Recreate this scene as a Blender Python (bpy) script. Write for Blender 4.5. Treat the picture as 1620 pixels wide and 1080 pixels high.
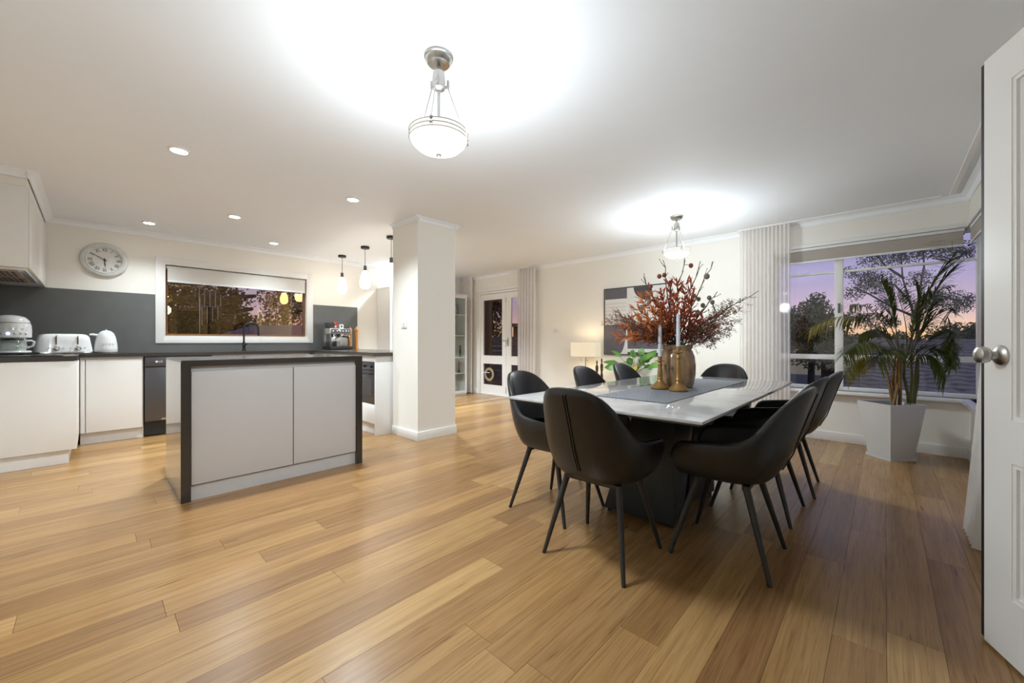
import bpy, bmesh, math, random
from mathutils import Vector, Matrix
for o in list(bpy.data.objects): bpy.data.objects.remove(o)
S = bpy.context.scene; COL = S.collection
PI = math.pi; RND = random.Random(7)
# ------------------------------------------------------------------ camera
F_PX = 625.0; YAW = math.radians(43.3); EYE = 1.055
cd = bpy.data.cameras.new('camera'); cam = bpy.data.objects.new('camera', cd); COL.objects.link(cam)
cd.sensor_width = 36; cd.lens = F_PX / 1620 * 36; cd.clip_start = 0.05; cd.clip_end = 300
cam.location = (0, 0, EYE); cam.rotation_euler = (PI/2, 0, YAW - PI/2); S.camera = cam
cY, sY = math.cos(YAW), math.sin(YAW)
def at(u, v, d):                       # photo pixel + depth -> point
    a = (u-810)/F_PX; b = (540-v)/F_PX
    return Vector(((cY+a*sY)*d, (sY-a*cY)*d, EYE+b*d))
# ------------------------------------------------------------------ world (dusk sky), exposure
S.view_settings.view_transform = 'Standard'; S.view_settings.look = 'None'
S.view_settings.gamma = 1; S.view_settings.use_curve_mapping = False
S.view_settings.exposure = 1.66
W = bpy.data.worlds.new('dusk_sky'); S.world = W; W.use_nodes = True
nt = W.node_tree; nt.nodes.clear()
tc = nt.nodes.new('ShaderNodeTexCoord'); sp = nt.nodes.new('ShaderNodeSeparateXYZ')
rp = nt.nodes.new('ShaderNodeValToRGB'); bg = nt.nodes.new('ShaderNodeBackground'); wo = nt.nodes.new('ShaderNodeOutputWorld')
nt.links.new(tc.outputs['Generated'], sp.inputs[0]); nt.links.new(sp.outputs['Z'], rp.inputs[0])
nt.links.new(rp.outputs[0], bg.inputs[0]); nt.links.new(bg.outputs[0], wo.inputs[0])
stops = [(0.0, (.10,.09,.08)), (.004, (.80,.45,.20)), (.03, (.74,.50,.37)), (.065, (.47,.36,.46)),
         (.12, (.33,.29,.46)), (.2, (.24,.24,.45)), (.6, (.19,.23,.45)), (1.0, (.15,.19,.40))]
el = rp.color_ramp.elements
el[0].position = stops[0][0]; el[0].color = (*stops[0][1], 1)
el[1].position = stops[-1][0]; el[1].color = (*stops[-1][1], 1)
for p, c in stops[1:-1]:
    e = el.new(p); e.color = (*c, 1)
bg.inputs[1].default_value = 0.42
# ------------------------------------------------------------------ lamp strengths (used in the lamps' builders)
P_BOWL_UP, P_BOWL_GLOW, P_BOWL_OMNI, P_BOWL_DOWN = 2.5, 0.42, 9.3, 19.0
P_DOWN, P_EGG, P_TABLE_LAMP = 66.0, 5.0, 1.1
LAMP_COL = (.82, .93, 1.0)
# ------------------------------------------------------------------ materials
def new_mat(name):
    m = bpy.data.materials.new(name); m.use_nodes = True
    n = m.node_tree; n.nodes.clear(); out = n.nodes.new('ShaderNodeOutputMaterial')
    return m, n, out
def N(n, t, **kw):
    x = n.nodes.new('ShaderNode'+t)
    for k, v in kw.items():
        if isinstance(k, str) and hasattr(x, k): setattr(x, k, v)
    return x
def pm(name, col, rough=.5, metal=0, var=.04, scale=6, bump=0, bscale=None, coat=0, spec=.5, emit=None, es=0, stretch=None):
    m, n, out = new_mat(name); p = N(n, 'BsdfPrincipled'); n.links.new(p.outputs[0], out.inputs[0])
    p.inputs['Roughness'].default_value = rough; p.inputs['Metallic'].default_value = metal
    p.inputs['Coat Weight'].default_value = coat; p.inputs['Coat Roughness'].default_value = .08
    p.inputs['Specular IOR Level'].default_value = spec
    co = N(n, 'TexCoord'); mp = N(n, 'Mapping'); n.links.new(co.outputs['Object'], mp.inputs[0])
    if stretch: mp.inputs['Scale'].default_value = stretch
    nz = N(n, 'TexNoise'); nz.inputs['Scale'].default_value = scale; nz.inputs['Detail'].default_value = 4
    n.links.new(mp.outputs[0], nz.inputs['Vector'])
    mx = N(n, 'MixRGB'); mx.inputs[1].default_value = (*[max(0, c*(1-var)) for c in col], 1)
    mx.inputs[2].default_value = (*[min(1, c*(1+var)) for c in col], 1)
    n.links.new(nz.outputs['Fac'], mx.inputs[0]); n.links.new(mx.outputs[0], p.inputs['Base Color'])
    if bump:
        nb = N(n, 'TexNoise'); nb.inputs['Scale'].default_value = bscale or 60; nb.inputs['Detail'].default_value = 3
        n.links.new(mp.outputs[0], nb.inputs['Vector'])
        b = N(n, 'Bump'); b.inputs['Strength'].default_value = bump; b.inputs['Distance'].default_value = .01
        n.links.new(nb.outputs['Fac'], b.inputs['Height']); n.links.new(b.outputs[0], p.inputs['Normal'])
    if emit:
        p.inputs['Emission Color'].default_value = (*emit, 1); p.inputs['Emission Strength'].default_value = es
    return m
def glass_mat(name, tint=(1,1,1), base=.04, rough=0.0, gcol=(1,1,1)):
    m, n, out = new_mat(name)
    lw = N(n, 'LayerWeight'); lw.inputs[0].default_value = .5
    pw = N(n, 'Math', operation='POWER'); pw.inputs[1].default_value = 4
    ml = N(n, 'Math', operation='MULTIPLY_ADD'); ml.inputs[1].default_value = .9; ml.inputs[2].default_value = base
    n.links.new(lw.outputs['Facing'], pw.inputs[0]); n.links.new(pw.outputs[0], ml.inputs[0])
    t = N(n, 'BsdfTransparent'); t.inputs[0].default_value = (*tint, 1)
    g = N(n, 'BsdfGlossy'); g.inputs['Roughness'].default_value = rough; g.inputs[0].default_value = (*gcol,1)
    mx = N(n, 'MixShader'); n.links.new(ml.outputs[0], mx.inputs[0])
    n.links.new(t.outputs[0], mx.inputs[1]); n.links.new(g.outputs[0], mx.inputs[2])
    n.links.new(mx.outputs[0], out.inputs[0]); return m
def sheer_mat(name, col, alpha):
    m, n, out = new_mat(name)
    t = N(n, 'BsdfTransparent'); d = N(n, 'BsdfDiffuse'); d.inputs[0].default_value = (*col, 1)
    l = N(n, 'BsdfTranslucent'); l.inputs[0].default_value = (*col, 1)
    a = N(n, 'MixShader'); a.inputs[0].default_value = .4; n.links.new(d.outputs[0], a.inputs[1]); n.links.new(l.outputs[0], a.inputs[2])
    co = N(n, 'TexCoord'); nz = N(n, 'TexNoise'); nz.inputs['Scale'].default_value = 9; n.links.new(co.outputs['Object'], nz.inputs['Vector'])
    mr = N(n, 'MapRange'); mr.inputs['To Min'].default_value = alpha-.05; mr.inputs['To Max'].default_value = alpha+.05
    n.links.new(nz.outputs['Fac'], mr.inputs['Value'])
    b = N(n, 'MixShader'); n.links.new(mr.outputs[0], b.inputs[0]); n.links.new(t.outputs[0], b.inputs[1]); n.links.new(a.outputs[0], b.inputs[2])
    n.links.new(b.outputs[0], out.inputs[0]); return m
def emit_mat(name, col, s):
    m, n, out = new_mat(name); e = N(n, 'Emission'); e.inputs[0].default_value = (*col, 1); e.inputs[1].default_value = s
    n.links.new(e.outputs[0], out.inputs[0]); return m
def leaf_mat(name, c1, c2, rough=.5, trans=.25):
    m, n, out = new_mat(name); p = N(n, 'BsdfPrincipled'); p.inputs['Roughness'].default_value = rough
    co = N(n, 'TexCoord'); nz = N(n, 'TexNoise'); nz.inputs['Scale'].default_value = 5; n.links.new(co.outputs['Object'], nz.inputs['Vector'])
    r = N(n, 'ValToRGB'); r.color_ramp.elements[0].position = .35; r.color_ramp.elements[1].position = .65
    r.color_ramp.elements[0].color = (*c1, 1); r.color_ramp.elements[1].color = (*c2, 1)
    n.links.new(nz.outputs['Fac'], r.inputs[0]); n.links.new(r.outputs[0], p.inputs['Base Color'])
    t = N(n, 'BsdfTranslucent'); n.links.new(r.outputs[0], t.inputs[0])
    mx = N(n, 'MixShader'); mx.inputs[0].default_value = trans; n.links.new(p.outputs[0], mx.inputs[1]); n.links.new(t.outputs[0], mx.inputs[2])
    n.links.new(mx.outputs[0], out.inputs[0]); return m
def wood_floor():
    m, n, out = new_mat('timber_plank'); p = N(n, 'BsdfPrincipled'); n.links.new(p.outputs[0], out.inputs[0])
    oi = N(n, 'ObjectInfo'); co = N(n, 'TexCoord')
    vm = N(n, 'Mapping'); vm.inputs['Scale'].default_value = (1.1, 24, 1); n.links.new(co.outputs['Object'], vm.inputs[0])
    of = N(n, 'VectorMath', operation='SCALE'); of.inputs[0].default_value = (37, 53, 11); n.links.new(oi.outputs['Random'], of.inputs['Scale'])
    n.links.new(of.outputs[0], vm.inputs['Location'])
    n1 = N(n, 'TexNoise'); n1.inputs['Scale'].default_value = 1.6; n1.inputs['Detail'].default_value = 6; n1.inputs['Distortion'].default_value = .6
    n.links.new(vm.outputs[0], n1.inputs['Vector'])
    base = N(n, 'ValToRGB'); cr = base.color_ramp; cr.interpolation = 'LINEAR'
    cols = [(.24,.128,.050), (.325,.185,.072), (.375,.222,.088), (.29,.156,.060), (.45,.278,.115), (.26,.140,.057), (.375,.213,.081)]
    cr.elements[0].position = 0; cr.elements[0].color = (*cols[0], 1); cr.elements[1].position = 1; cr.elements[1].color = (*cols[-1], 1)
    for i, c in enumerate(cols[1:-1]):
        e = cr.elements.new((i+1)/(len(cols)-1)); e.color = (*c, 1)
    n.links.new(oi.outputs['Random'], base.inputs[0])
    g = N(n, 'ValToRGB'); g.color_ramp.elements[0].position = .3; g.color_ramp.elements[0].color = (.66,.58,.52, 1)
    g.color_ramp.elements[1].position = .66; g.color_ramp.elements[1].color = (1.15,1.13,1.1, 1)
    n.links.new(n1.outputs['Fac'], g.inputs[0])
    mu = N(n, 'MixRGB', blend_type='MULTIPLY'); mu.inputs[0].default_value = .6
    n.links.new(base.outputs[0], mu.inputs[1]); n.links.new(g.outputs[0], mu.inputs[2])
    # fine pores and dark streaks
    v2 = N(n, 'Mapping'); v2.inputs['Scale'].default_value = (4, 130, 1); n.links.new(co.outputs['Object'], v2.inputs[0]); n.links.new(of.outputs[0], v2.inputs['Location'])
    n2 = N(n, 'TexNoise'); n2.inputs['Scale'].default_value = 1.5; n2.inputs['Detail'].default_value = 3; n.links.new(v2.outputs[0], n2.inputs['Vector'])
    g2 = N(n, 'ValToRGB'); g2.color_ramp.elements[0].position = .32; g2.color_ramp.elements[0].color = (.72,.66,.6,1); g2.color_ramp.elements[1].position = .5; g2.color_ramp.elements[1].color = (1,1,1,1)
    n.links.new(n2.outputs['Fac'], g2.inputs[0])
    m2 = N(n, 'MixRGB', blend_type='MULTIPLY'); m2.inputs[0].default_value = .75
    n.links.new(mu.outputs[0], m2.inputs[1]); n.links.new(g2.outputs[0], m2.inputs[2])
    v3 = N(n, 'Mapping'); v3.inputs['Scale'].default_value = (3.2, 42, 1); n.links.new(co.outputs['Object'], v3.inputs[0]); n.links.new(of.outputs[0], v3.inputs['Location'])
    n3 = N(n, 'TexNoise'); n3.inputs['Scale'].default_value = 1.0; n3.inputs['Detail'].default_value = 2; n.links.new(v3.outputs[0], n3.inputs['Vector'])
    g3 = N(n, 'ValToRGB'); g3.color_ramp.elements[0].position = .70; g3.color_ramp.elements[0].color = (1,1,1,1); g3.color_ramp.elements[1].position = .78; g3.color_ramp.elements[1].color = (.38,.28,.22,1)
    n.links.new(n3.outputs['Fac'], g3.inputs[0])
    m3 = N(n, 'MixRGB', blend_type='MULTIPLY'); m3.inputs[0].default_value = .8
    n.links.new(m2.outputs[0], m3.inputs[1]); n.links.new(g3.outputs[0], m3.inputs[2])
    n.links.new(m3.outputs[0], p.inputs['Base Color'])
    p.inputs['Roughness'].default_value = .27; p.inputs['Specular IOR Level'].default_value = .5
    b = N(n, 'Bump'); b.inputs['Strength'].default_value = .12; b.inputs['Distance'].default_value = .002
    n.links.new(n2.outputs['Fac'], b.inputs['Height']); n.links.new(b.outputs[0], p.inputs['Normal'])
    return m
def marble():
    m, n, out = new_mat('white_ceramic_stone'); p = N(n, 'BsdfPrincipled'); n.links.new(p.outputs[0], out.inputs[0])
    co = N(n, 'TexCoord'); mp = N(n, 'Mapping'); mp.inputs['Rotation'].default_value = (0,0,.6); n.links.new(co.outputs['Object'], mp.inputs[0])
    nz = N(n, 'TexNoise'); nz.inputs['Scale'].default_value = 1.6; nz.inputs['Detail'].default_value = 6; nz.inputs['Distortion'].default_value = 1.2
    n.links.new(mp.outputs[0], nz.inputs['Vector'])
    r = N(n, 'ValToRGB'); e = r.color_ramp.elements; e[0].position = .47; e[0].color = (.45,.44,.43,1); e[1].position = .53; e[1].color = (.45,.44,.43,1)
    k = e.new(.5); k.color = (.40,.385,.37,1)
    n.links.new(nz.outputs['Fac'], r.inputs[0]); n.links.new(r.outputs[0], p.inputs['Base Color'])
    p.inputs['Roughness'].default_value = .06; return m
def weave():
    m, n, out = new_mat('grey_woven_cotton'); p = N(n, 'BsdfPrincipled'); n.links.new(p.outputs[0], out.inputs[0])
    co = N(n, 'TexCoord'); mp = N(n, 'Mapping'); mp.inputs['Scale'].default_value = (120, 260, 1); n.links.new(co.outputs['Object'], mp.inputs[0])
    nz = N(n, 'TexNoise'); nz.inputs['Scale'].default_value = 1; nz.inputs['Detail'].default_value = 2; n.links.new(mp.outputs[0], nz.inputs['Vector'])
    r = N(n, 'ValToRGB'); e = r.color_ramp.elements; e[0].position = .42; e[0].color = (.05,.055,.065,1); e[1].position = .58; e[1].color = (.36,.37,.40,1)
    n.links.new(nz.outputs['Fac'], r.inputs[0]); n.links.new(r.outputs[0], p.inputs['Base Color']); p.inputs['Roughness'].default_value = .9
    b = N(n, 'Bump'); b.inputs['Strength'].default_value = .6; b.inputs['Distance'].default_value = .004
    n.links.new(nz.outputs['Fac'], b.inputs['Height']); n.links.new(b.outputs[0], p.inputs['Normal']); return m
M = {}
M['wall'] = pm('cream_wall_paint', (.84,.805,.735), .6, var=.02, scale=2, bump=.03, bscale=200)
M['ceiling'] = pm('white_ceiling_paint', (.88,.895,.92), .7, var=.015, scale=2)
M['trim'] = pm('white_gloss_trim', (.82,.80,.77), .35, var=.015)
M['plank'] = wood_floor()
M['subfloor'] = pm('dark_subfloor', (.10,.06,.04), .8)
M['cab'] = pm('white_laminate', (.80,.78,.75), .28, var=.012)
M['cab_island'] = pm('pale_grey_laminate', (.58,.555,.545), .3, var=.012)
M['stone'] = pm('dark_brown_grey_stone', (.045,.038,.033), .2, var=.12, scale=40)
M['splash'] = pm('charcoal_stone_panel', (.115,.117,.112), .3, var=.14, scale=7)
M['steel'] = pm('brushed_steel', (.60,.59,.57), .28, 1, var=.06, scale=20)
M['nickel'] = pm('satin_nickel', (.50,.48,.45), .32, 1)
M['chrome'] = pm('chrome', (.80,.80,.80), .1, 1)
M['black'] = pm('matt_black', (.015,.015,.016), .4)
M['blackgloss'] = pm('black_glass', (.012,.012,.013), .06)
M['graphite'] = pm('graphite_steel', (.13,.13,.14), .3, .8)
M['enamel'] = pm('white_enamel', (.82,.83,.83), .15, coat=.5)
M['leather'] = pm('black_leather', (.014,.0135,.013), .34, var=.2, scale=12, bump=.06, bscale=260)
M['leg'] = pm('black_powder_coat', (.02,.019,.018), .42)
M['darkbase'] = pm('charcoal_metal', (.028,.036,.038), .38, .3, var=.2, scale=4)
M['marble'] = marble(); M['weave'] = weave()
M['glass'] = glass_mat('window_glass'); M['doorglass'] = glass_mat('tinted_door_glass', (.82,.78,.74), .05, 0, (1,.72,.42))
M['kglass'] = glass_mat('bronze_film_glass', (.92,.88,.84), .07, 0, (1,.66,.26))
M['clear'] = glass_mat('clear_glass', (.93,.96,.95), .06)
M['frost'] = pm('reeded_obscure_glass', (.42,.44,.40), .25, var=.1, scale=30, bump=.2, bscale=90)
M['sheer'] = sheer_mat('sheer_linen', (.92,.89,.86), .66)
M['sheer2'] = sheer_mat('sheer_white', (.91,.88,.85), .88)
M['blind'] = pm('taupe_blind_fabric', (.42,.37,.32), .85)
M['blindk'] = pm('pale_blind_fabric', (.68,.66,.62), .8)
M['timber'] = pm('stained_window_timber', (.20,.085,.025), .4, var=.2, stretch=(2,20,2))
M['bowl'] = emit_mat('lit_frosted_bowl', (1.0,.95,.86), P_BOWL_GLOW)
M['egg'] = emit_mat('lit_opal_glass', (1.0,.93,.82), P_EGG)
M['led'] = emit_mat('lit_led_lens', (1.0,.98,.95), 10)
M['shade'] = pm('cream_lamp_shade', (.80,.72,.58), .8, emit=(1.0,.82,.55), es=.10)
M['brass'] = pm('aged_brass', (.36,.21,.075), .42, .75, var=.2, scale=30)
M['wax'] = pm('grey_white_wax', (.62,.64,.70), .45)
M['vase'] = pm('mottled_glazed_stoneware', (.27,.165,.085), .12, var=.75, scale=22, coat=.6, stretch=(1.6,1.6,.6))
M['twig'] = pm('dark_brown_twig', (.085,.05,.035), .8)
M['orange'] = leaf_mat('orange_dried_leaf', (.50,.13,.025), (.62,.20,.05))
M['red'] = leaf_mat('russet_dried_leaf', (.40,.07,.03), (.52,.13,.06))
M['filler'] = leaf_mat('brown_dried_seed', (.22,.085,.045), (.34,.145,.075))
M['podr'] = pm('dusty_red_pod', (.28,.07,.05), .7, var=.3, scale=60)
M['podg'] = pm('grey_green_pod', (.26,.23,.17), .8, var=.3, scale=60)
M['pot'] = pm('pale_grey_planter', (.60,.59,.58), .4)
M['soil'] = pm('dark_potting_soil', (.035,.025,.02), .95, bump=.6, bscale=60)
M['cane'] = pm('ochre_palm_cane', (.20,.11,.03), .6, var=.4, scale=14, stretch=(1,1,3))
M['cane2'] = pm('green_palm_cane', (.13,.13,.03), .6, var=.4, scale=14)
M['palm'] = leaf_mat('palm_leaf', (.07,.10,.018), (.15,.155,.03), .4)
M['palmy'] = leaf_mat('yellowing_palm_leaf', (.30,.20,.02), (.17,.16,.025), .4)
M['lily'] = leaf_mat('lily_leaf', (.07,.20,.03), (.16,.34,.06), .35)
M['figure'] = pm('dark_carved_wood', (.05,.03,.022), .5)
M['artwhite'] = pm('print_off_white', (.72,.70,.67), .6); M['artgrey'] = pm('print_violet_grey', (.115,.105,.125), .6, var=.1, stretch=(1,1,30))
M['artdark'] = pm('print_charcoal', (.065,.062,.062), .6); M['artline'] = pm('print_pale_stripe', (.64,.615,.59), .6)
M['frame'] = pm('black_picture_frame', (.03,.028,.028), .4)
M['pepper'] = pm('orange_beech_wood', (.50,.20,.035), .35, var=.15, stretch=(1,1,.3))
M['redbox'] = pm('red_card', (.45,.04,.035), .5); M['white'] = pm('white_card', (.8,.8,.8), .5)
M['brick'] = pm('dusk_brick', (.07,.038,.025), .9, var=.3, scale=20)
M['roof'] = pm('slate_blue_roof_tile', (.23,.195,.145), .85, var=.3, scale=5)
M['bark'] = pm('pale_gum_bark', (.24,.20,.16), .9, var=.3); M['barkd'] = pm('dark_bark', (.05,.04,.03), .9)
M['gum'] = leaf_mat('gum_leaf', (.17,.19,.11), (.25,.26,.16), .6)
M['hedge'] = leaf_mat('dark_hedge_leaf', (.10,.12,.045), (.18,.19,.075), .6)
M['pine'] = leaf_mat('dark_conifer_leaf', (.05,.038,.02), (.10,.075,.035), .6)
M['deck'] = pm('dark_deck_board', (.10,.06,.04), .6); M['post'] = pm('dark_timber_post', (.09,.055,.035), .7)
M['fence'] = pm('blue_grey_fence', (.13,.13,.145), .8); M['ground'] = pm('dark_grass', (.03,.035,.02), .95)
M['hall'] = pm('hall_paint', (.6,.56,.5), .7)
# ------------------------------------------------------------------ mesh helpers
class MB:
    def __init__(s): s.v = []; s.f = []
    def add(s, vs, fs):
        k = len(s.v); s.v += [tuple(x) for x in vs]; s.f += [tuple(i+k for i in f) for f in fs]; return s
    def box(s, x0, x1, y0, y1, z0, z1):
        return s.add([(x0,y0,z0),(x1,y0,z0),(x1,y1,z0),(x0,y1,z0),(x0,y0,z1),(x1,y0,z1),(x1,y1,z1),(x0,y1,z1)],
            [(0,3,2,1),(4,5,6,7),(0,1,5,4),(1,2,6,5),(2,3,7,6),(3,0,4,7)])
    def prism(s, pts, a0, a1, axis='z'):
        n = len(pts)
        def P(p, a): return {'z':(p[0],p[1],a),'y':(p[0],a,p[1]),'x':(a,p[0],p[1])}[axis]
        return s.add([P(p,a0) for p in pts]+[P(p,a1) for p in pts],
            [tuple(range(n))[::-1], tuple(range(n,2*n))]+[(i,(i+1)%n,n+(i+1)%n,n+i) for i in range(n)])
    def tube(s, pts, r, n=8, cap=True):
        pts = [Vector(p) for p in pts]; rs = r if isinstance(r,(list,tuple)) else [r]*len(pts)
        k = len(s.v); u = None
        for i, p in enumerate(pts):
            t = (pts[min(i+1,len(pts)-1)]-pts[max(i-1,0)]).normalized()
            if u is None: u = t.orthogonal().normalized()
            else:
                u = (u - t*u.dot(t)); u = u.normalized() if u.length > 1e-6 else t.orthogonal().normalized()
            w = t.cross(u)
            for j in range(n):
                a = 2*PI*j/n; s.v.append(tuple(p+(u*math.cos(a)+w*math.sin(a))*rs[i]))
        for i in range(len(pts)-1):
            for j in range(n):
                s.f.append((k+i*n+j, k+i*n+(j+1)%n, k+(i+1)*n+(j+1)%n, k+(i+1)*n+j))
        if cap:
            s.f.append(tuple(k+j for j in range(n))[::-1]); s.f.append(tuple(k+(len(pts)-1)*n+j for j in range(n)))
        return s
    def cyl(s, p0, p1, r0, r1=None, n=16): return s.tube([p0,p1],[r0, r0 if r1 is None else r1],n)
    def lathe(s, prof, c=(0,0,0), n=24, axis='z', sx=1, sy=1, cap=True):
        k = len(s.v)
        for (r,z) in prof:
            for j in range(n):
                a = 2*PI*j/n; x, y = r*math.cos(a)*sx, r*math.sin(a)*sy
                q = {'z':(x,y,z),'y':(x,z,y),'x':(z,x,y)}[axis]
                s.v.append((c[0]+q[0],c[1]+q[1],c[2]+q[2]))
        for i in range(len(prof)-1):
            for j in range(n): s.f.append((k+i*n+j,k+i*n+(j+1)%n,k+(i+1)*n+(j+1)%n,k+(i+1)*n+j))
        if cap: s.f.append(tuple(k+j for j in range(n))[::-1]); s.f.append(tuple(k+(len(prof)-1)*n+j for j in range(n)))
        return s
    def ball(s, c, r, n=10, m=6, sz=1):
        return s.lathe([(max(r*math.sin(PI*i/m),r*.02), -r*sz*math.cos(PI*i/m)) for i in range(m+1)], c, n)
    def leaf(s, p, d, up, l, w, curl=.25, seg=3):
        d = Vector(d).normalized(); up = Vector(up); side = d.cross(up)
        side = side.normalized() if side.length > 1e-4 else d.orthogonal().normalized(); nn = side.cross(d)
        k = len(s.v); p = Vector(p)
        for i in range(seg+1):
            t = i/seg; ww = w*math.sin(PI*min(.96, .08+.88*t))**.8*.5
            c = p + d*(l*t) - nn*(curl*l*t*t)
            s.v.append(tuple(c-side*ww)); s.v.append(tuple(c+side*ww))
        for i in range(seg): s.f.append((k+2*i,k+2*i+1,k+2*i+3,k+2*i+2))
        return s
    def build(s, name, mat, parent=None, smooth=False, bevel=0, loc=None, sub=0, recalc=True, kind=None):
        me = bpy.data.meshes.new(name); me.from_pydata(s.v, [], s.f)
        bm = bmesh.new(); bm.from_mesh(me)
        if recalc: bmesh.ops.recalc_face_normals(bm, faces=bm.faces)
        if bevel:
            bmesh.ops.bevel(bm, geom=list(bm.edges), offset=bevel, segments=2, affect='EDGES', profile=.6, clamp_overlap=True)
        bm.to_mesh(me); bm.free()
        if mat: me.materials.append(M[mat] if isinstance(mat, str) else mat)
        if smooth or bevel:
            me.polygons.foreach_set('use_smooth', [True]*len(me.polygons))
            try: me.set_sharp_from_angle(angle=math.radians(38))
            except Exception: pass
        o = bpy.data.objects.new(name, me); COL.objects.link(o)
        if parent: o.parent = parent
        if loc: o.location = loc
        if sub:
            md = o.modifiers.new('smooth', 'SUBSURF'); md.levels = sub; md.render_levels = sub
        if kind: o['kind'] = kind
        return o
def tag(o, label, cat, group=None, kind=None):
    o['label'] = label; o['category'] = cat
    if group: o['group'] = group
    if kind: o['kind'] = kind
    return o
def thing(name, label, cat, loc=(0,0,0), rz=0, group=None):
    o = bpy.data.objects.new(name, None); COL.objects.link(o); o.location = loc; o.rotation_euler = (0,0,rz)
    o.empty_display_size = .1
    return tag(o, label, cat, group)
def struct(o): o['kind'] = 'structure'; return o
def sroot(name, loc=(0,0,0)):
    o = bpy.data.objects.new(name, None); COL.objects.link(o); o.location = loc; o['kind'] = 'structure'; return o
def copy_tree(o, parent=None):
    c = o.copy(); COL.objects.link(c); c.parent = parent
    for ch in list(o.children): copy_tree(ch, c)
    return c
def text_part(name, body, size, mat, parent, loc, rot, ext=.001, font_scale=(1,1,1)):
    cu = bpy.data.curves.new('lettering', 'FONT'); cu.body = body; cu.size = size; cu.extrude = ext
    cu.align_x = 'CENTER'; cu.align_y = 'CENTER'; cu.resolution_u = 3
    t = bpy.data.objects.new('lettering', cu); COL.objects.link(t)
    dg = bpy.context.evaluated_depsgraph_get(); me = bpy.data.meshes.new_from_object(t.evaluated_get(dg))
    bpy.data.objects.remove(t); bpy.data.curves.remove(cu); me.materials.clear(); me.materials.append(M[mat]); me.name = name
    o = bpy.data.objects.new(name, me); COL.objects.link(o); o.parent = parent; o.location = loc; o.rotation_euler = rot; o.scale = font_scale
    return o
def point_light(name, loc, p, col=LAMP_COL, r=.05, parent=None):
    l = bpy.data.lights.new(name, 'POINT'); l.energy = p; l.color = col; l.shadow_soft_size = r
    o = bpy.data.objects.new(name, l); COL.objects.link(o); o.location = loc
    if parent: o.parent = parent
    return o
# ================================================================== ROOM SHELL
XL, XR, YN, YF, H = -.72, 5.40, -.56, 6.50, 2.38
T = .14
floor = struct(MB().box(XL-T, XR+T, YN-1.5, YF+T, -.20, -.013).build('floor', 'subfloor'))
pw = .1435; y = YN-.02; r_ = random.Random(3); unit = MB().box(-.5,.5,-.5,.5,-.5,.5)
pl_mesh = None
while y < YF:
    x = XL - r_.uniform(0, 1.5); w = min(pw, YF-y)
    while x < XR:
        L = r_.choice((1.83, 1.83, 1.83, 1.4, 1.1)); a = max(x, XL); b = min(x+L, XR)
        if b-a > .03:
            o = MB().box(-(b-a)/2+.0006, (b-a)/2-.0006, -w/2+.0005, w/2-.0005, -.013, 0).build('floor_plank', 'plank', floor)
            o.location = ((a+b)/2, y+w/2, 0)
        x += L
    y += pw
struct(MB().box(XL-T, XR+T, YN-1.5, YF+T, H, H+.15).build('ceiling', 'ceiling'))
# kitchen window wall (far), Y = YF ; opening
W1 = (.60, 2.28, 1.11, 2.03)
b = MB(); b.box(XL-T, W1[0], YF, YF+T, 0, H); b.box(W1[1], XR+T, YF, YF+T, 0, H)
b.box(W1[0], W1[1], YF, YF+T, 0, W1[2]); b.box(W1[0], W1[1], YF, YF+T, W1[3], H)
struct(b.build('wall_far', 'wall'))
# picture/window wall (right), X = XR ; french doors and corner window
D1 = (4.50, 6.02, 2.04); W2 = (YN-T, .93, .535, 2.09)
b = MB(); b.box(XR, XR+T, D1[1], YF, 0, H); b.box(XR, XR+T, W2[1], D1[0], 0, H); b.box(XR, XR+T, D1[0], D1[1], D1[2], H)
b.box(XR, XR+T, YN-T, W2[1], 0, W2[2]); b.box(XR, XR+T, YN-T, W2[1], W2[3], H)
struct(b.build('wall_right', 'wall'))
# near wall, Y = YN ; corner window + doorway
W3 = (3.95, XR); DW = (.56, 1.40, 2.07)
b = MB(); b.box(XL-T, DW[0], YN-T, YN, 0, H); b.box(DW[0], DW[1], YN-T, YN, DW[2], H); b.box(DW[1], W3[0], YN-T, YN, 0, H)
b.box(W3[0], XR, YN-T, YN, 0, W2[2]); b.box(W3[0], XR, YN-T, YN, W2[3], H)
struct(b.build('wall_near', 'wall'))
b = MB(); b.box(DW[0]-.4, DW[1]+.4, YN-1.4, YN-1.3, 0, H); b.box(DW[0]-.5, DW[0]-.4, YN-1.3, YN-T, 0, H); b.box(DW[1]+.4, DW[1]+.5, YN-1.3, YN-T, 0, H)
struct(b.build('wall_hall', 'hall'))
struct(MB().box(XL-T, XL, YN, YF, 0, H).build('wall_left', 'wall'))
# column
CX0, CX1, CY0, CY1 = 2.36, 2.86, 3.595, 4.10
struct(MB().box(CX0, CX1, CY0, CY1, 0, H).build('column', 'wall'))
def skirt(name, segs):
    b = MB()
    for (x0,x1,y0,y1) in segs: b.prism([(x0,y0),(x1,y0),(x1,y1),(x0,y1)], 0, .095)
    return struct(b.build(name, 'trim', bevel=.004))
skirt('baseboard_right', [(XR-.016, XR, YN, D1[0]-.05)])
skirt('baseboard_right', [(XR-.016, XR, D1[1]+.05, YF)])
skirt('baseboard_near', [(DW[1]+.07, XR-.017, YN, YN+.016)])
skirt('baseboard_near', [(XL, DW[0]-.07, YN, YN+.016)])
skirt('baseboard_left', [(XL, XL+.016, YN+.017, 5.12)])
skirt('baseboard_far', [(3.09, XR-.017, YF-.016, YF)])
skirt('baseboard_column', [(CX0-.014, CX1+.014, CY0-.014, CY0)])
skirt('baseboard_column', [(CX0-.014, CX0, CY0, CY1)])
skirt('baseboard_column', [(CX1, CX1+.014, CY0, CY1)])
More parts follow.
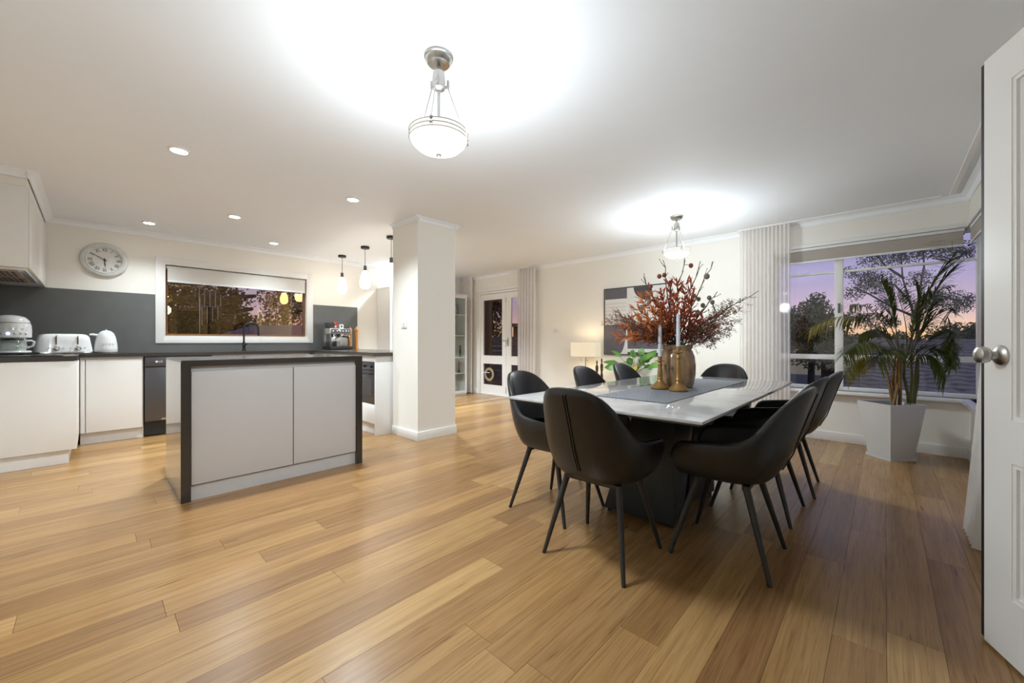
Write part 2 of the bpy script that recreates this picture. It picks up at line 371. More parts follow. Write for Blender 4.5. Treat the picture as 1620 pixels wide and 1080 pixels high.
# cornices (small cove) along the ceiling
def cornice(name, p0, p1, inward, s=.055):
    p0, p1, i = Vector((*p0,0)), Vector((*p1,0)), Vector((*inward,0))
    prof = [(0,0),(0,-s),(.008,-s),(.012,-s+.012),(s*.45,-s*.45+.004),(s-.012,-.012),(s,-.008),(s,0)]
    n = len(prof); b = MB(); d = (p1-p0).normalized()
    vs = [tuple(p0+i*a+Vector((0,0,H+z))) for a,z in prof]+[tuple(p1+i*a+Vector((0,0,H+z))) for a,z in prof]
    b.add(vs, [tuple(range(n)), tuple(range(n,2*n))[::-1]]+[(k,(k+1)%n,n+(k+1)%n,n+k) for k in range(n)])
    return struct(b.build(name, 'ceiling'))
cornice('trim_1', (XL,YF), (XR,YF), (0,-1)); cornice('trim_2', (XR,YN), (XR,YF), (-1,0), .06)
cornice('trim_3', (XL,YN), (XR,YN), (0,1), .06); cornice('trim_4', (XL,YN), (XL,4.86), (1,0))
cornice('trim_5', (CX0-.0,CY0), (CX1,CY0), (0,-1), .045); cornice('trim_6', (CX0,CY0-.045), (CX0,CY1), (-1,0), .045)
cornice('trim_7', (CX1,CY0-.045), (CX1,CY1), (1,0), .045)
cornice('trim_8', (-.345,4.815), (-.345,YF), (1,0), .055); cornice('trim_9', (XL,4.87), (-.345,4.87), (0,-1), .055)
# ================================================================== WINDOWS
def bars(parent, name, boxes, mat, bev=.003):
    for bx in boxes: MB().box(*bx).build(name, mat, parent, bevel=bev)
w1 = sroot('window_1')
fw = .075
for bx in [(W1[0]-fw, W1[0], YF-.022, YF, W1[2]-fw, W1[3]+fw), (W1[1], W1[1]+fw, YF-.022, YF, W1[2]-fw, W1[3]+fw),
           (W1[0], W1[1], YF-.022, YF, W1[2]-fw, W1[2]), (W1[0], W1[1], YF-.022, YF, W1[3], W1[3]+fw)]:
    MB().box(*bx).build('architrave', 'trim', w1, bevel=.003)
rv = .018
bars(w1, 'reveal', [(W1[0], W1[0]+rv, YF-.02, YF+.09, W1[2], W1[3]), (W1[1]-rv, W1[1], YF-.02, YF+.09, W1[2], W1[3]),
    (W1[0]+rv, W1[1]-rv, YF-.02, YF+.09, W1[2], W1[2]+rv), (W1[0]+rv, W1[1]-rv, YF-.02, YF+.09, W1[3]-rv, W1[3])], 'trim', .002)
x0, x1, z0, z1 = W1[0]+rv, W1[1]-rv, W1[2]+rv, W1[3]-rv
bars(w1, 'timber_sash', [(x0, x0+.03, YF+.05, YF+.085, z0, z1), (x1-.03, x1, YF+.05, YF+.085, z0, z1),
    (x0+.03, x1-.03, YF+.05, YF+.085, z0, z0+.025), (x0+.03, x1-.03, YF+.05, YF+.085, z1-.03, z1)], 'timber')
MB().box(x0+.028, x1-.028, YF+.066, YF+.070, z0+.023, z1-.028).build('pane', 'kglass', w1)
t = thing('roller_blind', 'pale grey roller blind rolled high in the kitchen window', 'blind', ((x0+x1)/2, YF+.02, z1-.05))
MB().cyl((x0-(x0+x1)/2+.01,0,.02), (x1-(x0+x1)/2-.01,0,.02), .022).build('roller', 'blindk', t, True)
hw = (x1-x0)/2-.02
MB().box(-hw, hw, -.024, -.021, -.145, .02).build('blind_fabric', 'blindk', t)
MB().box(-hw, hw, -.030, -.016, -.165, -.142).build('bottom_rail', 'white', t, bevel=.003)
# corner window
w2 = sroot('window_2'); gx = XR+.075
MB().box(XR-.075, XR+T, YN-T, W2[1]+.03, W2[2]-.03, W2[2]).build('window_sill', 'trim', w2, bevel=.004)
def win_frame(root, A, zlo, zhi, mull, axis, g, lo, hi):
    def bx(a0,a1,z0_,z1_,d0=-.03,d1=.03):
        return (g+d0,g+d1,a0,a1,z0_,z1_) if axis=='x' else (a0,a1,g+d0,g+d1,z0_,z1_)
    L = [bx(lo,lo+.045,zlo,zhi), bx(hi-.045,hi,zlo,zhi)]
    cols = [lo+.045]+[q for m_ in mull for q in (m_-.035,m_+.035)]+[hi-.045]
    for m_ in mull: L.append(bx(m_-.035,m_+.035,zlo,zhi))
    for i in range(0,len(cols),2):
        a,b_ = cols[i],cols[i+1]
        L += [bx(a,b_,zlo,zlo+.04), bx(a,b_,zhi-.04,zhi), bx(a,b_,.862,.915,-.02,.02), bx(a,b_,1.788,1.812,-.015,.015)]
        for (p,q) in ((zlo+.04,.862),(.915,1.788),(1.812,zhi-.04)):
            MB().box(*bx(a-.002,b_+.002,p-.002,q+.002,-.002,.002)).build('pane','glass',root)
    for k in L: MB().box(*k).build('frame_bar','trim',root,bevel=.003)
win_frame(w2, 0, W2[2], W2[3], [.352], 'x', gx, YN-T+.05, W2[1])
w3 = sroot('window_3')
MB().box(W3[0]-.03, XR-.076, YN-T, YN+.06, W2[2]-.03, W2[2]).build('window_sill', 'trim', w3, bevel=.004)
win_frame(w3, 0, W2[2], W2[3], [4.7], 'y', YN-.09, W3[0], XR+.04)
MB().box(XR-.02, XR, YN+.0, W2[1]+.03, 2.085, 2.125).build('head_trim', 'trim', w2, bevel=.003)
MB().box(W3[0], XR-.021, YN, YN+.02, 2.085, 2.125).build('head_trim', 'trim', w3, bevel=.003)
# window catch on the mullion
MB().box(gx-.05, gx-.031, .345, .36, 1.36, 1.46).build('window_catch', 'graphite', w2, bevel=.002)
t = thing('roller_blind', 'taupe roller blind above the dining window by the potted palm', 'blind', (XR+.015, .17, 2.06))
MB().box(-.02, .0, -.70, .74, -.005, .022).build('headrail', 'white', t, bevel=.003)
MB().cyl((.0,-.70,-.02), (.0,.74,-.02), .018).build('roller', 'blind', t, True)
MB().box(-.018, -.015, -.69, .73, -.125, -.02).build('blind_fabric', 'blind', t)
MB().box(-.024, -.009, -.69, .73, -.142, -.123).build('bottom_rail', 'white', t, bevel=.003)
t = thing('roller_blind', 'taupe roller blind round the corner beside the white door', 'blind', (4.66, YN-.015, 2.06))
MB().box(-.69, .69, .0, .02, -.005, .022).build('headrail', 'white', t, bevel=.003)
MB().cyl((-.69,0,-.02), (.69,0,-.02), .018).build('roller', 'blind', t, True)
MB().box(-.68, .68, .015, .018, -.125, -.02).build('blind_fabric', 'blind', t)
MB().box(-.68, .68, .009, .024, -.142, -.123).build('bottom_rail', 'white', t, bevel=.003)
# ================================================================== DOORS
d1 = sroot('door_1')
for bx in [(XR-.018, XR+.10, D1[0], D1[0]+.045, 0, D1[2]), (XR-.018, XR+.10, D1[1]-.045, D1[1], 0, D1[2]),
           (XR-.018, XR+.10, D1[0]+.045, D1[1]-.045, D1[2]-.04, D1[2])]:
    MB().box(*bx).build('door_frame', 'trim', d1, bevel=.003)
MB().box(XR-.05, XR, D1[0]-.02, D1[1]+.02, D1[2]+.002, D1[2]+.06).build('head_trim', 'trim', d1, bevel=.004)
MB().box(XR+.0, XR+.12, D1[0]+.046, D1[1]-.046, .0, .02).build('threshold', 'trim', d1, bevel=.003)
dx0, dx1 = XR+.02, XR+.06
def leaf_door(ya, yb, pa, pb, tagname):
    lf = MB(); z1 = D1[2]-.045; z0 = .022
    lf.box(dx0, dx1, ya, pa, z0, z1); lf.box(dx0, dx1, pb, yb, z0, z1)
    lf.box(dx0, dx1, pa, pb, z0, .185); lf.box(dx0, dx1, pa, pb, .625, .765); lf.box(dx0, dx1, pa, pb, 1.89, z1)
    o = lf.build(tagname, 'trim', d1)
    MB().box(dx0+.018, dx0+.022, pa-.004, pb+.004, .181, .629).build('pane', 'doorglass', o)
    MB().box(dx0+.018, dx0+.022, pa-.004, pb+.004, .761, 1.894).build('pane', 'doorglass', o)
    for (za,zb) in ((.185,.625),(.765,1.89)):
        bd = MB(); w_ = .012
        bd.box(dx0-.004,dx0+.012,pa,pa+w_,za,zb).box(dx0-.004,dx0+.012,pb-w_,pb,za,zb).box(dx0-.004,dx0+.012,pa+w_,pb-w_,za,za+w_).box(dx0-.004,dx0+.012,pa+w_,pb-w_,zb-w_,zb)
        bd.build('glazing_bead', 'trim', o)
    return o
l1 = leaf_door(5.262, 5.972, 5.355, 5.912, 'door_leaf'); l2 = leaf_door(4.548, 5.258, 4.64, 5.14, 'door_leaf')
hd = MB().box(dx0-.008, dx0-.0005, 5.19, 5.225, .97, 1.13).build('handle_plate', 'nickel', l2, bevel=.002)
MB().tube([(dx0-.006,5.207,1.07),(dx0-.05,5.207,1.07),(dx0-.055,5.23,1.07),(dx0-.05,5.30,1.07)], .009).build('lever', 'nickel', l2, True)
for z_ in (.12, 1.0, 1.85):
    MB().cyl((dx0-.006,5.262,z_-.05),(dx0-.006,5.262,z_+.05),.006).build('hinge','nickel',l1,True)
# cat flap in the lower pane
cf = tag(bpy.data.objects.new('cat_flap', None), 'round tan cat flap in the lower glass of the garden door', 'cat flap'); COL.objects.link(cf); cf.location = (dx0+.012, 5.74, .40)
MB().lathe([(.085,-.012),(.13,-.012),(.135,-.006),(.135,.0),(.085,.0),(.085,-.012)], (0,0,0), 32, 'x', cap=False).build('ring', pm('tan_plastic',(.36,.26,.16),.5), cf, True)
MB().lathe([(.084,-.004),(.084,.0)], (0,0,0), 32, 'x').build('flap', 'blackgloss', cf, True)
MB().box(-.02,-.012,-.02,.155,.03,.042).build('lock_bar','white',cf)
# white panelled glass door, open at the right
ang = math.radians(22.0); dw, dh, dt = .815, 2.035, .036
edge = Vector((2.144, -.255)); hinge = edge - Vector((math.cos(ang), math.sin(ang)))*dw
d2 = sroot('door_2', (hinge.x, hinge.y, 0)); d2.rotation_euler = (0,0,ang)
# local: x along the leaf from hinge to edge, +y = face seen by the camera
def dl(*bx): return MB().box(*bx)
st = .118
lf = MB(); z0 = .012
for bx in [(0,st,-dt,0,z0,dh),(dw-st,dw,-dt,0,z0,dh),(st,dw-st,-dt,0,z0,.22),(st,dw-st,-dt,0,.66,.80),(st,dw-st,-dt,0,dh-.13,dh)]: lf.box(*bx)
lfo = lf.build('door_leaf', 'trim', d2, bevel=0)
MB().box(dw+.0005, dw+.032, -dt+.002, -.010, z0, dh).build('edge_seal', 'black', d2)
for (za,zb) in ((.22,.66),(.80,dh-.13)):
    MB().box(st-.004, dw-st+.004, -dt/2-.003, -dt/2+.003, za-.004, zb+.004).build('pane', 'frost', d2)
    for o_ in (0, .014):
        bd = MB(); w_ = .014; ya, yb = (-.012-o_*.6, -.003-o_*.6)
        a0,a1,c0,c1 = st+o_, dw-st-o_, za+o_, zb-o_
        bd.box(a0,a0+w_,ya,yb,c0,c1).box(a1-w_,a1,ya,yb,c0,c1).box(a0+w_,a1-w_,ya,yb,c0,c0+w_).box(a0+w_,a1-w_,ya,yb,c1-w_,c1)
        bd.build('glazing_bead', 'trim', d2)
kb = MB().lathe([(.033,.0),(.034,.006),(.028,.012),(.013,.016),(.011,.028),(.019,.032),(.026,.037),(.029,.047),(.026,.058),(.015,.064),(.002,.066)], (dw-.078,0,1.01), 28, 'y').build('knob', 'nickel', d2, True)
d3 = sroot('door_3')
for bx in [(DW[0]-.06,DW[0],YN,YN+.018,0,DW[2]+.06),(DW[1]+.012,DW[1]+.07,YN,YN+.018,0,DW[2]+.06),(DW[0],DW[1]+.012,YN,YN+.018,DW[2],DW[2]+.06),
           (DW[0],DW[0]+.02,YN-T,YN,0,DW[2]),(DW[1]-.02,DW[1],YN-T,YN,0,DW[2]),(DW[0]+.02,DW[1]-.02,YN-T,YN,DW[2]-.02,DW[2])]:
    MB().box(*bx).build('door_frame', 'trim', d3, bevel=.003)
# ================================================================== KITCHEN
BT = .93                                             # bench top height
t = thing('benchtop', 'dark stone benchtop running round the kitchen walls', 'benchtop', (0,6.2,BT-.038))
for bx in [(XL+.002,-.092,5.125,YF-.002),(-.0915,2.139,5.90,YF-.002),(2.14,3.05,4.106,YF-.002)]:
    MB().box(bx[0],bx[1],bx[2]-6.2,bx[3]-6.2,0,.038).build('slab', 'stone', t)
t = thing('splashback', 'charcoal stone splashback behind the window wall bench', 'splashback', (1.2,YF,BT))
for bx in [(XL+.014,W1[0]-fw-.001,0,.70),(W1[0]-fw-.001,W1[1]+fw+.001,0,W1[2]-fw-BT-.001),(W1[1]+fw+.001,3.07,0,.70)]:
    MB().box(bx[0]-1.2,bx[1]-1.2,-.012,-.0005,bx[2]+.001,bx[3]).build('panel', 'splash', t)
t = thing('splashback', 'charcoal stone splashback under the range hood cabinet', 'splashback', (XL,5.8,BT))
MB().box(.0005,.012,-.66,YF-5.8-.013,.001,.66).build('panel','splash',t)
# left run base cabinet (end panel faces the camera)
t = thing('base_cabinet', 'white base cabinet with blank end panel below the coffee machine', 'cabinet', (-.4,5.8,0))
MB().box(XL+.4+.002,.29,5.16-5.8,YF-5.8-.002,.13,BT-.04).build('carcass','cab',t)
MB().box(XL+.4+.002,.305,5.135-5.8,5.158-5.8,.12,BT-.045).build('end_panel','cab',t,bevel=.002)
MB().box(XL+.4+.002,.255,5.165-5.8,5.9-5.8,0,.13).build('kickboard','cab',t)
MB().box(.291,.306,5.16-5.8,5.915-5.8,.13,BT-.06).build('door','cab',t,bevel=.002)
# back run: filler, door
t = thing('base_cabinet', 'white single door base cabinet beside the dishwasher', 'cabinet', (.15,6.2,0))
MB().box(-.238,.232,5.95-6.2,YF-6.2-.002,.12,BT-.04).build('carcass','cab',t)
MB().box(-.238,-.205,5.925-6.2,5.948-6.2,.12,BT-.062).build('filler','cab',t,bevel=.002)
MB().box(-.199,.222,5.925-6.2,5.948-6.2,.12,BT-.062).build('door','cab',t,bevel=.002)
MB().box(-.238,.236,5.978-6.2,5.99-6.2,0,.119).build('kickboard','cab',t)
t = thing('dishwasher', 'graphite built-in dishwasher under the window bench', 'dishwasher', (.69,6.2,0))
MB().box(-.298,.298,5.96-6.2,YF-6.2-.05,.012,BT-.042).build('body','graphite',t)
MB().box(-.297,.297,5.915-6.2,5.958-6.2,.17,.765).build('door','graphite',t,bevel=.004)
cp = MB().box(-.297,.297,5.915-6.2,5.958-6.2,.78,BT-.05).build('control_panel','graphite',t,bevel=.004)
MB().box(-.29,.29,5.922-6.2,5.958-6.2,.766,.779).build('handle_recess','black',t)
MB().box(-.297,.297,5.955-6.2,5.959-6.2,.012,.168).build('kickplate','black',t)
MB().box(-.16,.20,5.912-6.2,5.9145-6.2,.176,.196).build('trim_strip','steel',t)
MB().lathe([(.011,-.001),(.011,.0)],(-.2,5.9145-6.2,.83),20,'y').build('logo_disc','white',t)
text_part('logo_lettering','LG',.028,'white',t,(-.166,5.914-6.2,.83),(PI/2,0,0))
t = thing('base_cabinet', 'white sink base cabinet hidden behind the island', 'cabinet', (1.6,6.2,0))
MB().box(-.605,.515,5.95-6.2,YF-6.2-.002,.12,BT-.04).build('carcass','cab',t)
for a,b_ in ((-.60,-.045),(-.04,.51)): MB().box(a,b_,5.925-6.2,5.948-6.2,.12,BT-.062).build('door','cab',t,bevel=.002)
MB().box(-.605,.515,5.978-6.2,5.99-6.2,0,.119).build('kickboard','cab',t)
# peninsula
t = thing('oven_cabinet', 'white oven housing cabinet beside the column', 'cabinet', (2.6,4.5,0))
MB().box(2.163-2.6,3.03-2.6,4.131-4.5,4.152-4.5,.0,BT-.04).build('end_panel','cab',t,bevel=.002)
MB().box(2.19-2.6,3.03-2.6,4.80-4.5,4.822-4.5,.0,BT-.04).build('side_panel','cab',t)
MB().box(2.165-2.6,2.185-2.6,4.154-4.5,4.82-4.5,.825,BT-.04).build('top_rail','cab',t)
MB().box(2.165-2.6,2.185-2.6,4.156-4.5,4.82-4.5,.13,.342).build('drawer','cab',t,bevel=.003)
MB().box(2.205-2.6,2.22-2.6,4.154-4.5,4.798-4.5,0,.125).build('kickboard','cab',t)
MB().box(3.01-2.6,3.03-2.6,4.153-4.5,4.798-4.5,.0,BT-.04).build('back_panel','cab',t)
MB().box(2.19-2.6,3.0-2.6,4.154-4.5,4.798-4.5,.325,.344).build('shelf','cab',t)
ov = thing('oven', 'dark stainless built-in oven facing the island', 'oven', (2.4,4.475,.345))
MB().box(2.188-2.4,2.7-2.4,-.30,.30,.0,.475).build('body','graphite',ov)
MB().box(2.166-2.4,2.187-2.4,-.317,.317,.385,.475).build('control_panel','graphite',ov,bevel=.002)
dd = MB().box(2.166-2.4,2.187-2.4,-.317,.317,.012,.378).build('door','graphite',ov,bevel=.002)
MB().box(2.163-2.4,2.1655-2.4,-.26,.26,.09,.29).build('window','blackgloss',dd)
MB().tube([(2.166-2.4,-.27,.345),(2.13-2.4,-.27,.345),(2.13-2.4,.27,.345),(2.166-2.4,.27,.345)],.009).build('handle','black',dd,True)
for k in range(4): MB().cyl((2.166-2.4,-.25+k*.155,.43),(2.14-2.4,-.25+k*.155,.43),.017).build('knob','black',ov,True)
t = thing('base_cabinet', 'white base cabinet between the oven and the coffee corner', 'cabinet', (2.6,5.6,0))
MB().box(2.19-2.6,3.03-2.6,4.825-5.6,YF-5.6-.002,.12,BT-.04).build('carcass','cab',t)
MB().box(2.165-2.6,2.188-2.6,4.828-5.6,5.90-5.6,.12,BT-.062).build('door','cab',t,bevel=.002)
MB().box(2.21-2.6,2.225-2.6,4.825-5.6,5.97-5.6,0,.119).build('kickboard','cab',t)
# island
ix0, ix1, iy0, iy1 = .393, 1.613, 3.315, 4.08
isl = thing('kitchen_island', 'white kitchen island with dark stone waterfall frame', 'island', ((ix0+ix1)/2,(iy0+iy1)/2,0))
cx, cy = (ix0+ix1)/2, (iy0+iy1)/2; hx, hy = (ix1-ix0)/2, (iy1-iy0)/2
b = MB(); b.box(-hx,hx,-hy,hy,BT-.04,BT); b.box(-hx,-hx+.05,-hy,hy,0,BT-.04); b.box(hx-.05,hx,-hy,hy,0,BT-.04)
wf = pm('polished_stone_waterfall', (.10,.09,.082), .12, var=.1, scale=40, coat=.5)
b.build('waterfall_top', 'stone', isl)
for s_ in (-1,1):
    MB().box(s_*hx-(.0015 if s_<0 else -.0005), s_*hx+(-.0005 if s_<0 else .0015), -hy+.012, hy-.012, .004, BT-.012).build('side_face', 'cab_island' if False else wf, isl)
MB().box(-hx+.051,hx-.051,-hy+.035,hy-.03,.10,BT-.041).build('carcass','cab_island',isl)
iw = 2*hx-.10
for a,b_ in ((-hx+.053, -hx+.05+iw*.555-.003),(-hx+.05+iw*.555+.003, hx-.053)):
    MB().box(a,b_,-hy+.012,-hy+.033,.105,BT-.075).build('door','cab_island',isl,bevel=.0025)
MB().box(-hx+.051,hx-.051,-hy+.03,-hy+.045,0,.098).build('kickboard','cab_island',isl)
# tap
t = thing('kitchen_tap', 'matt black gooseneck tap in front of the kitchen window', 'tap', (1.405,6.32,BT))
MB().lathe([(.028,0),(.028,.01),(.019,.016),(.018,.11),(.012,.115)],(0,0,0),20).build('base','black',t,True)
pts = [(0,0,.1),(0,0,.30)]+[(.085-.085*math.cos(a),-.01*math.sin(a),.30+.085*math.sin(a)) for a in [PI*k/10 for k in range(1,11)]]+[(.172,-.0,.22)]
MB().tube(pts,.0115,10).build('spout','black',t,True)
MB().cyl((.172,0,.25),(.172,0,.205),.014).build('nozzle','black',t,True)
MB().tube([(.0,-.018,.07),(.0,-.045,.075),(.03,-.06,.10)],[.014,.012,.006]).build('lever','black',t,True)
# range hood cabinet
t = thing('hood_cabinet', 'white overhead cabinet with range hood at the left edge', 'cabinet', (-.53,5.7,1.63))
MB().box(XL+.53+.001,.185,4.87-5.7,YF-5.7-.001,.0,.63).build('body','cab',t,bevel=.002)
MB().box(XL+.53+.001,.178,4.876-5.7,YF-5.7-.001,.632,H-1.63-.001).build('bulkhead','wall',t)
for k in range(2): MB().box(.1855,.190,4.88-5.7+k*.81,4.88-5.7+k*.81+.80,.003,.627).build('door','cab',t,bevel=.002)
t = thing('range_hood', 'stainless slide-out range hood under the overhead cabinet', 'range hood', (-.53,5.35,1.6))
MB().box(-.15,.17,-.455,.50,.008,.029).build('body','steel',t,bevel=.002)
for k in range(2):
    fo = MB().box(-.11,.13,-.43+k*.46,-.01+k*.46,-.001,.0075).build('filter', pm('warm_filter_mesh',(.34,.25,.18),.5,.4), t)
    for q in range(7): MB().box(-.09+q*.03,-.075+q*.03,-.40+k*.46,-.04+k*.46,-.003,-.0012).build('slot','black',fo)
# downlights
dl_pos = [(.41,3.55),(1.03,5.0),(1.66,3.6),(.43,5.96),(1.67,5.97),(3.35,4.75),(3.75,5.95)]
dl_lab = ['recessed downlight in the kitchen ceiling nearest the left edge of the island','recessed downlight in the middle of the kitchen ceiling','recessed downlight in front of the column','recessed downlight above the wall clock','recessed downlight nearest the kitchen window','recessed downlight hidden behind the column','recessed downlight hidden behind the column near the display cabinets']
dl_pow = [1.1,1.1,.9,.38,.38,1.9,1.6]
for (x,y),lb,pw_ in zip(dl_pos,dl_lab,dl_pow):
    t = thing('downlight', lb, 'downlight', (x,y,H-.012), 0, 'kitchen ceiling downlights')
    MB().lathe([(.046,.004),(.050,.0),(.060,.003),(.062,.012),(.046,.012),(.046,.004)],(0,0,0),28,cap=False).build('bezel','white',t,True)
    MB().lathe([(.046,.003),(.046,.0115)],(0,0,0),28).build('lens','led',t,True)
    l = bpy.data.lights.new('downlight_lamp','SPOT'); l.energy = P_DOWN*pw_; l.color = LAMP_COL; l.spot_size = math.radians(125); l.spot_blend = 1.0; l.shadow_soft_size = .04
    o = bpy.data.objects.new('downlight_lamp',l); COL.objects.link(o); o.parent = t; o.location = (0,0,-.01)
# egg pendants
eg_lab = ['egg shaped opal pendant nearest the kitchen window','egg shaped opal pendant, middle of the three in a row','egg shaped opal pendant half hidden behind the column']
for (x,y),lb in zip([(2.635,6.08),(2.61,5.28),(2.585,4.53)],eg_lab):
    t = thing('egg_pendant', lb, 'pendant light', (x,y,H), 0, 'opal pendants over the peninsula')
    MB().lathe([(.01,-.032),(.055,-.03),(.058,-.025),(.058,-.001),(.01,0)],(0,0,0),24).build('ceiling_rose','black',t,True)
    MB().cyl((0,0,-.03),(0,0,-.27),.0035,n=8).build('cord','black',t,True)
    MB().lathe([(.012,-.265),(.02,-.27),(.022,-.335),(.012,-.34)],(0,0,0),20).build('socket','graphite',t,True)
    pr = [(.016,-.336),(.026,-.345),(.045,-.385),(.063,-.44),(.072,-.49),(.071,-.525),(.060,-.560),(.041,-.583),(.018,-.592),(.002,-.594)]
    MB().lathe(pr,(0,0,0),28).build('glass_shade','egg',t,True)
# wall clock
ck = thing('wall_clock', 'round white wall clock with roman numerals', 'clock', (.093,YF,1.985))
MB().lathe([(.195,0),(.195,-.02),(.185,-.034),(.165,-.04),(.158,-.034),(.150,-.042),(.142,-.034),(.14,-.012)],(0,-.0005,0),48,'y').build('rim', pm('antique_white',(.66,.66,.63),.5,var=.12,scale=14), ck, True)
fc = MB().lathe([(.14,-.012),(.14,-.014)],(0,0,0),48,'y').build('dial','artwhite',ck,True)
for k,nm in enumerate(['XII','I','II','III','IIII','V','VI','VII','VIII','IX','X','XI']):
    a = PI/2-k*PI/6; text_part('numeral',nm,.046,'black',fc,(.112*math.cos(a),-.0155,.112*math.sin(a)),(PI/2,a-PI/2 if False else -(a-PI/2),0),.0005,(.8,1.2,1))
def hand(nm,a,l,w):
    d = (math.cos(a),math.sin(a)); q = (-d[1],d[0])
    pts = [(-d[0]*.02+q[0]*w,-d[1]*.02+q[1]*w),(d[0]*l*.6+q[0]*w,d[1]*l*.6+q[1]*w),(d[0]*l,d[1]*l),(d[0]*l*.6-q[0]*w,d[1]*l*.6-q[1]*w),(-d[0]*.02-q[0]*w,-d[1]*.02-q[1]*w)]
    MB().prism(pts,-.021,-.019,'y').build(nm,'black',ck)
hand('hour_hand',PI/2-math.radians(176),.085,.004); hand('minute_hand',PI/2-math.radians(302),.12,.0028)
MB().lathe([(.009,-.018),(.009,-.024)],(0,0,0),16,'y').build('hub','black',ck,True)
# appliances ------------------------------------------------------------
hb = thing('cooktop', 'black glass cooktop set in the left benchtop', 'cooktop', (-.42,5.45,BT))
MB().box(-.24,.24,-.29,.29,.0005,.006).build('glass','blackgloss',hb,bevel=.001)
for a,b_ in ((-.12,-.15),(.12,-.15),(-.12,.15),(.12,.15)): MB().lathe([(.075,.0062),(.08,.0066),(.078,.0068)],(a,b_,0),24).build('hotplate','graphite',hb,True)
def rbox(w,d,h,r,seg=4,taper=.9,ht=None):
    """rounded appliance shell: stack of rounded rectangles"""
    b = MB(); n = 32; ks = [0,.04,.3,.6,.8,.9,.96,.99,1.0]
    k0 = 0
    for k in ks:
        tt = 1-(1-taper)*k
        inset = 0 if k < .75 else r*(1-math.sqrt(max(0,1-((k-.75)/.25)**2)))
        a_, c_ = w/2*tt-inset, d/2*tt-inset
        for j in range(n):
            an = 2*PI*j/n; e = .42
            b.v.append((a_*math.copysign(abs(math.cos(an))**e,math.cos(an)), c_*math.copysign(abs(math.sin(an))**e,math.sin(an)), h*k))
    m_ = len(ks)
    for i in range(m_-1):
        for j in range(n): b.f.append((i*n+j,i*n+(j+1)%n,(i+1)*n+(j+1)%n,(i+1)*n+j))
    b.f.append(tuple(range(n))[::-1]); b.f.append(tuple((m_-1)*n+j for j in range(n)))
    return b
tp = thing('toaster', 'white retro four slice toaster between coffee machine and kettle', 'toaster', (-.205,6.10,BT), math.radians(16))
o = rbox(.40,.22,.185,.05,taper=.86).build('body','enamel',tp,True); o.location = (0,0,.02)
MB().box(-.18,.18,-.09,.09,.004,.02).build('chrome_base','chrome',tp,bevel=.004)
for sx in (-1,1):
    x_ = sx*.075
    MB().box(x_-.003,x_+.003,-.1085,-.098,.095,.18).build('lever_slot','black',tp)
    MB().ball((x_,-.112,.178),.009).build('lever_knob','chrome',tp,True)
    kk = MB().lathe([(.024,0),(.024,-.008),(.016,-.012),(.015,-.022),(.002,-.023)],(x_,-.107,.058),24,'y').build('dial','chrome',tp,True)
    for q in (-1,1): MB().lathe([(.007,0),(.007,-.005),(.002,-.006)],(x_+q*.048,-.1095,.06),14,'y').build('button','steel',tp,True)
    MB().box(-.15,.15,sx*.045-.014,sx*.045+.014,.2035,.2065).build('bread_slot','black',tp)
kt = thing('kettle', 'white retro domed kettle beside the toaster', 'kettle', (.10,6.16,BT), math.radians(10))
MB().lathe([(.088,.012),(.092,.02),(.091,.05),(.086,.11),(.077,.165),(.062,.21),(.044,.232),(.022,.244),(.002,.247)],(0,0,0),36).build('body','enamel',kt,True)
MB().lathe([(.088,0),(.09,.004),(.09,.011),(.08,.0118)],(0,0,0),36).build('chrome_base','chrome',kt,True)
MB().tube([(-.062,0,.19),(-.105,0,.20),(-.125,0,.196)],[.014,.012,.01]).build('handle','enamel',kt,True)
MB().tube([(.02,.075,.15),(.03,.115,.175)],[.02,.01]).build('spout','enamel',kt,True)
MB().ball((0,0,.252),.01).build('lid_knob','chrome',kt,True)
for k,ch in enumerate('SMEG'):
    a_ = math.radians(-90+(-24+16*k)); text_part('lettering',ch,.022,'steel',kt,(.0885*math.cos(a_),.0885*math.sin(a_),.095),(PI/2-.09,0,a_+PI/2))
cm = thing('coffee_machine', 'white retro drip coffee machine at the left edge of the bench', 'coffee machine', (-.52,5.86,BT+.0075), math.radians(18))
MB().box(-.11,.11,.03,.11,.03,.20).build('back_tower','enamel',cm,bevel=.02)
MB().lathe([(.12,.012),(.125,.02),(.12,.032),(.10,.035)],(0,-.01,0),32,sx=1,sy=.95).build('base','enamel',cm,True)
MB().lathe([(.118,.15),(.127,.155),(.129,.21),(.126,.265),(.115,.31),(.09,.342),(.05,.358),(.002,.363)],(0,0,0),36,sx=1,sy=.95).build('head','enamel',cm,True)
MB().lathe([(.1215,.287),(.1225,.29),(.119,.293)],(0,0,0),36,sx=1,sy=.95).build('lid_seam','steel',cm,True)
MB().lathe([(.08,.001),(.085,.011),(.07,.012)],(0,-.01,0),24).build('feet','black',cm,True)
jg = MB().lathe([(.07,.037),(.086,.047),(.090,.075),(.083,.105),(.07,.12),(.07,.127),(.066,.127),(.066,.12),(.079,.104),(.086,.075),(.082,.049),(.068,.041)],(0,-.045,0),28).build('glass_jug','clear',cm,True)
MB().lathe([(.066,.128),(.07,.131),(.066,.140),(.02,.144)],(0,-.045,0),24).build('jug_lid','black',jg,True)
MB().tube([(.068,-.05,.122),(.11,-.06,.126),(.128,-.062,.115),(.12,-.06,.075),(.086,-.055,.06)],.009).build('jug_handle','enamel',jg,True)
for k,ch in enumerate('SMEG'):
    a_ = math.radians(-90+(-30+17*k)); text_part('lettering',ch,.02,'steel',cm,(.1295*math.cos(a_),.1295*.95*math.sin(a_),.232),(PI/2,0,a_+PI/2))
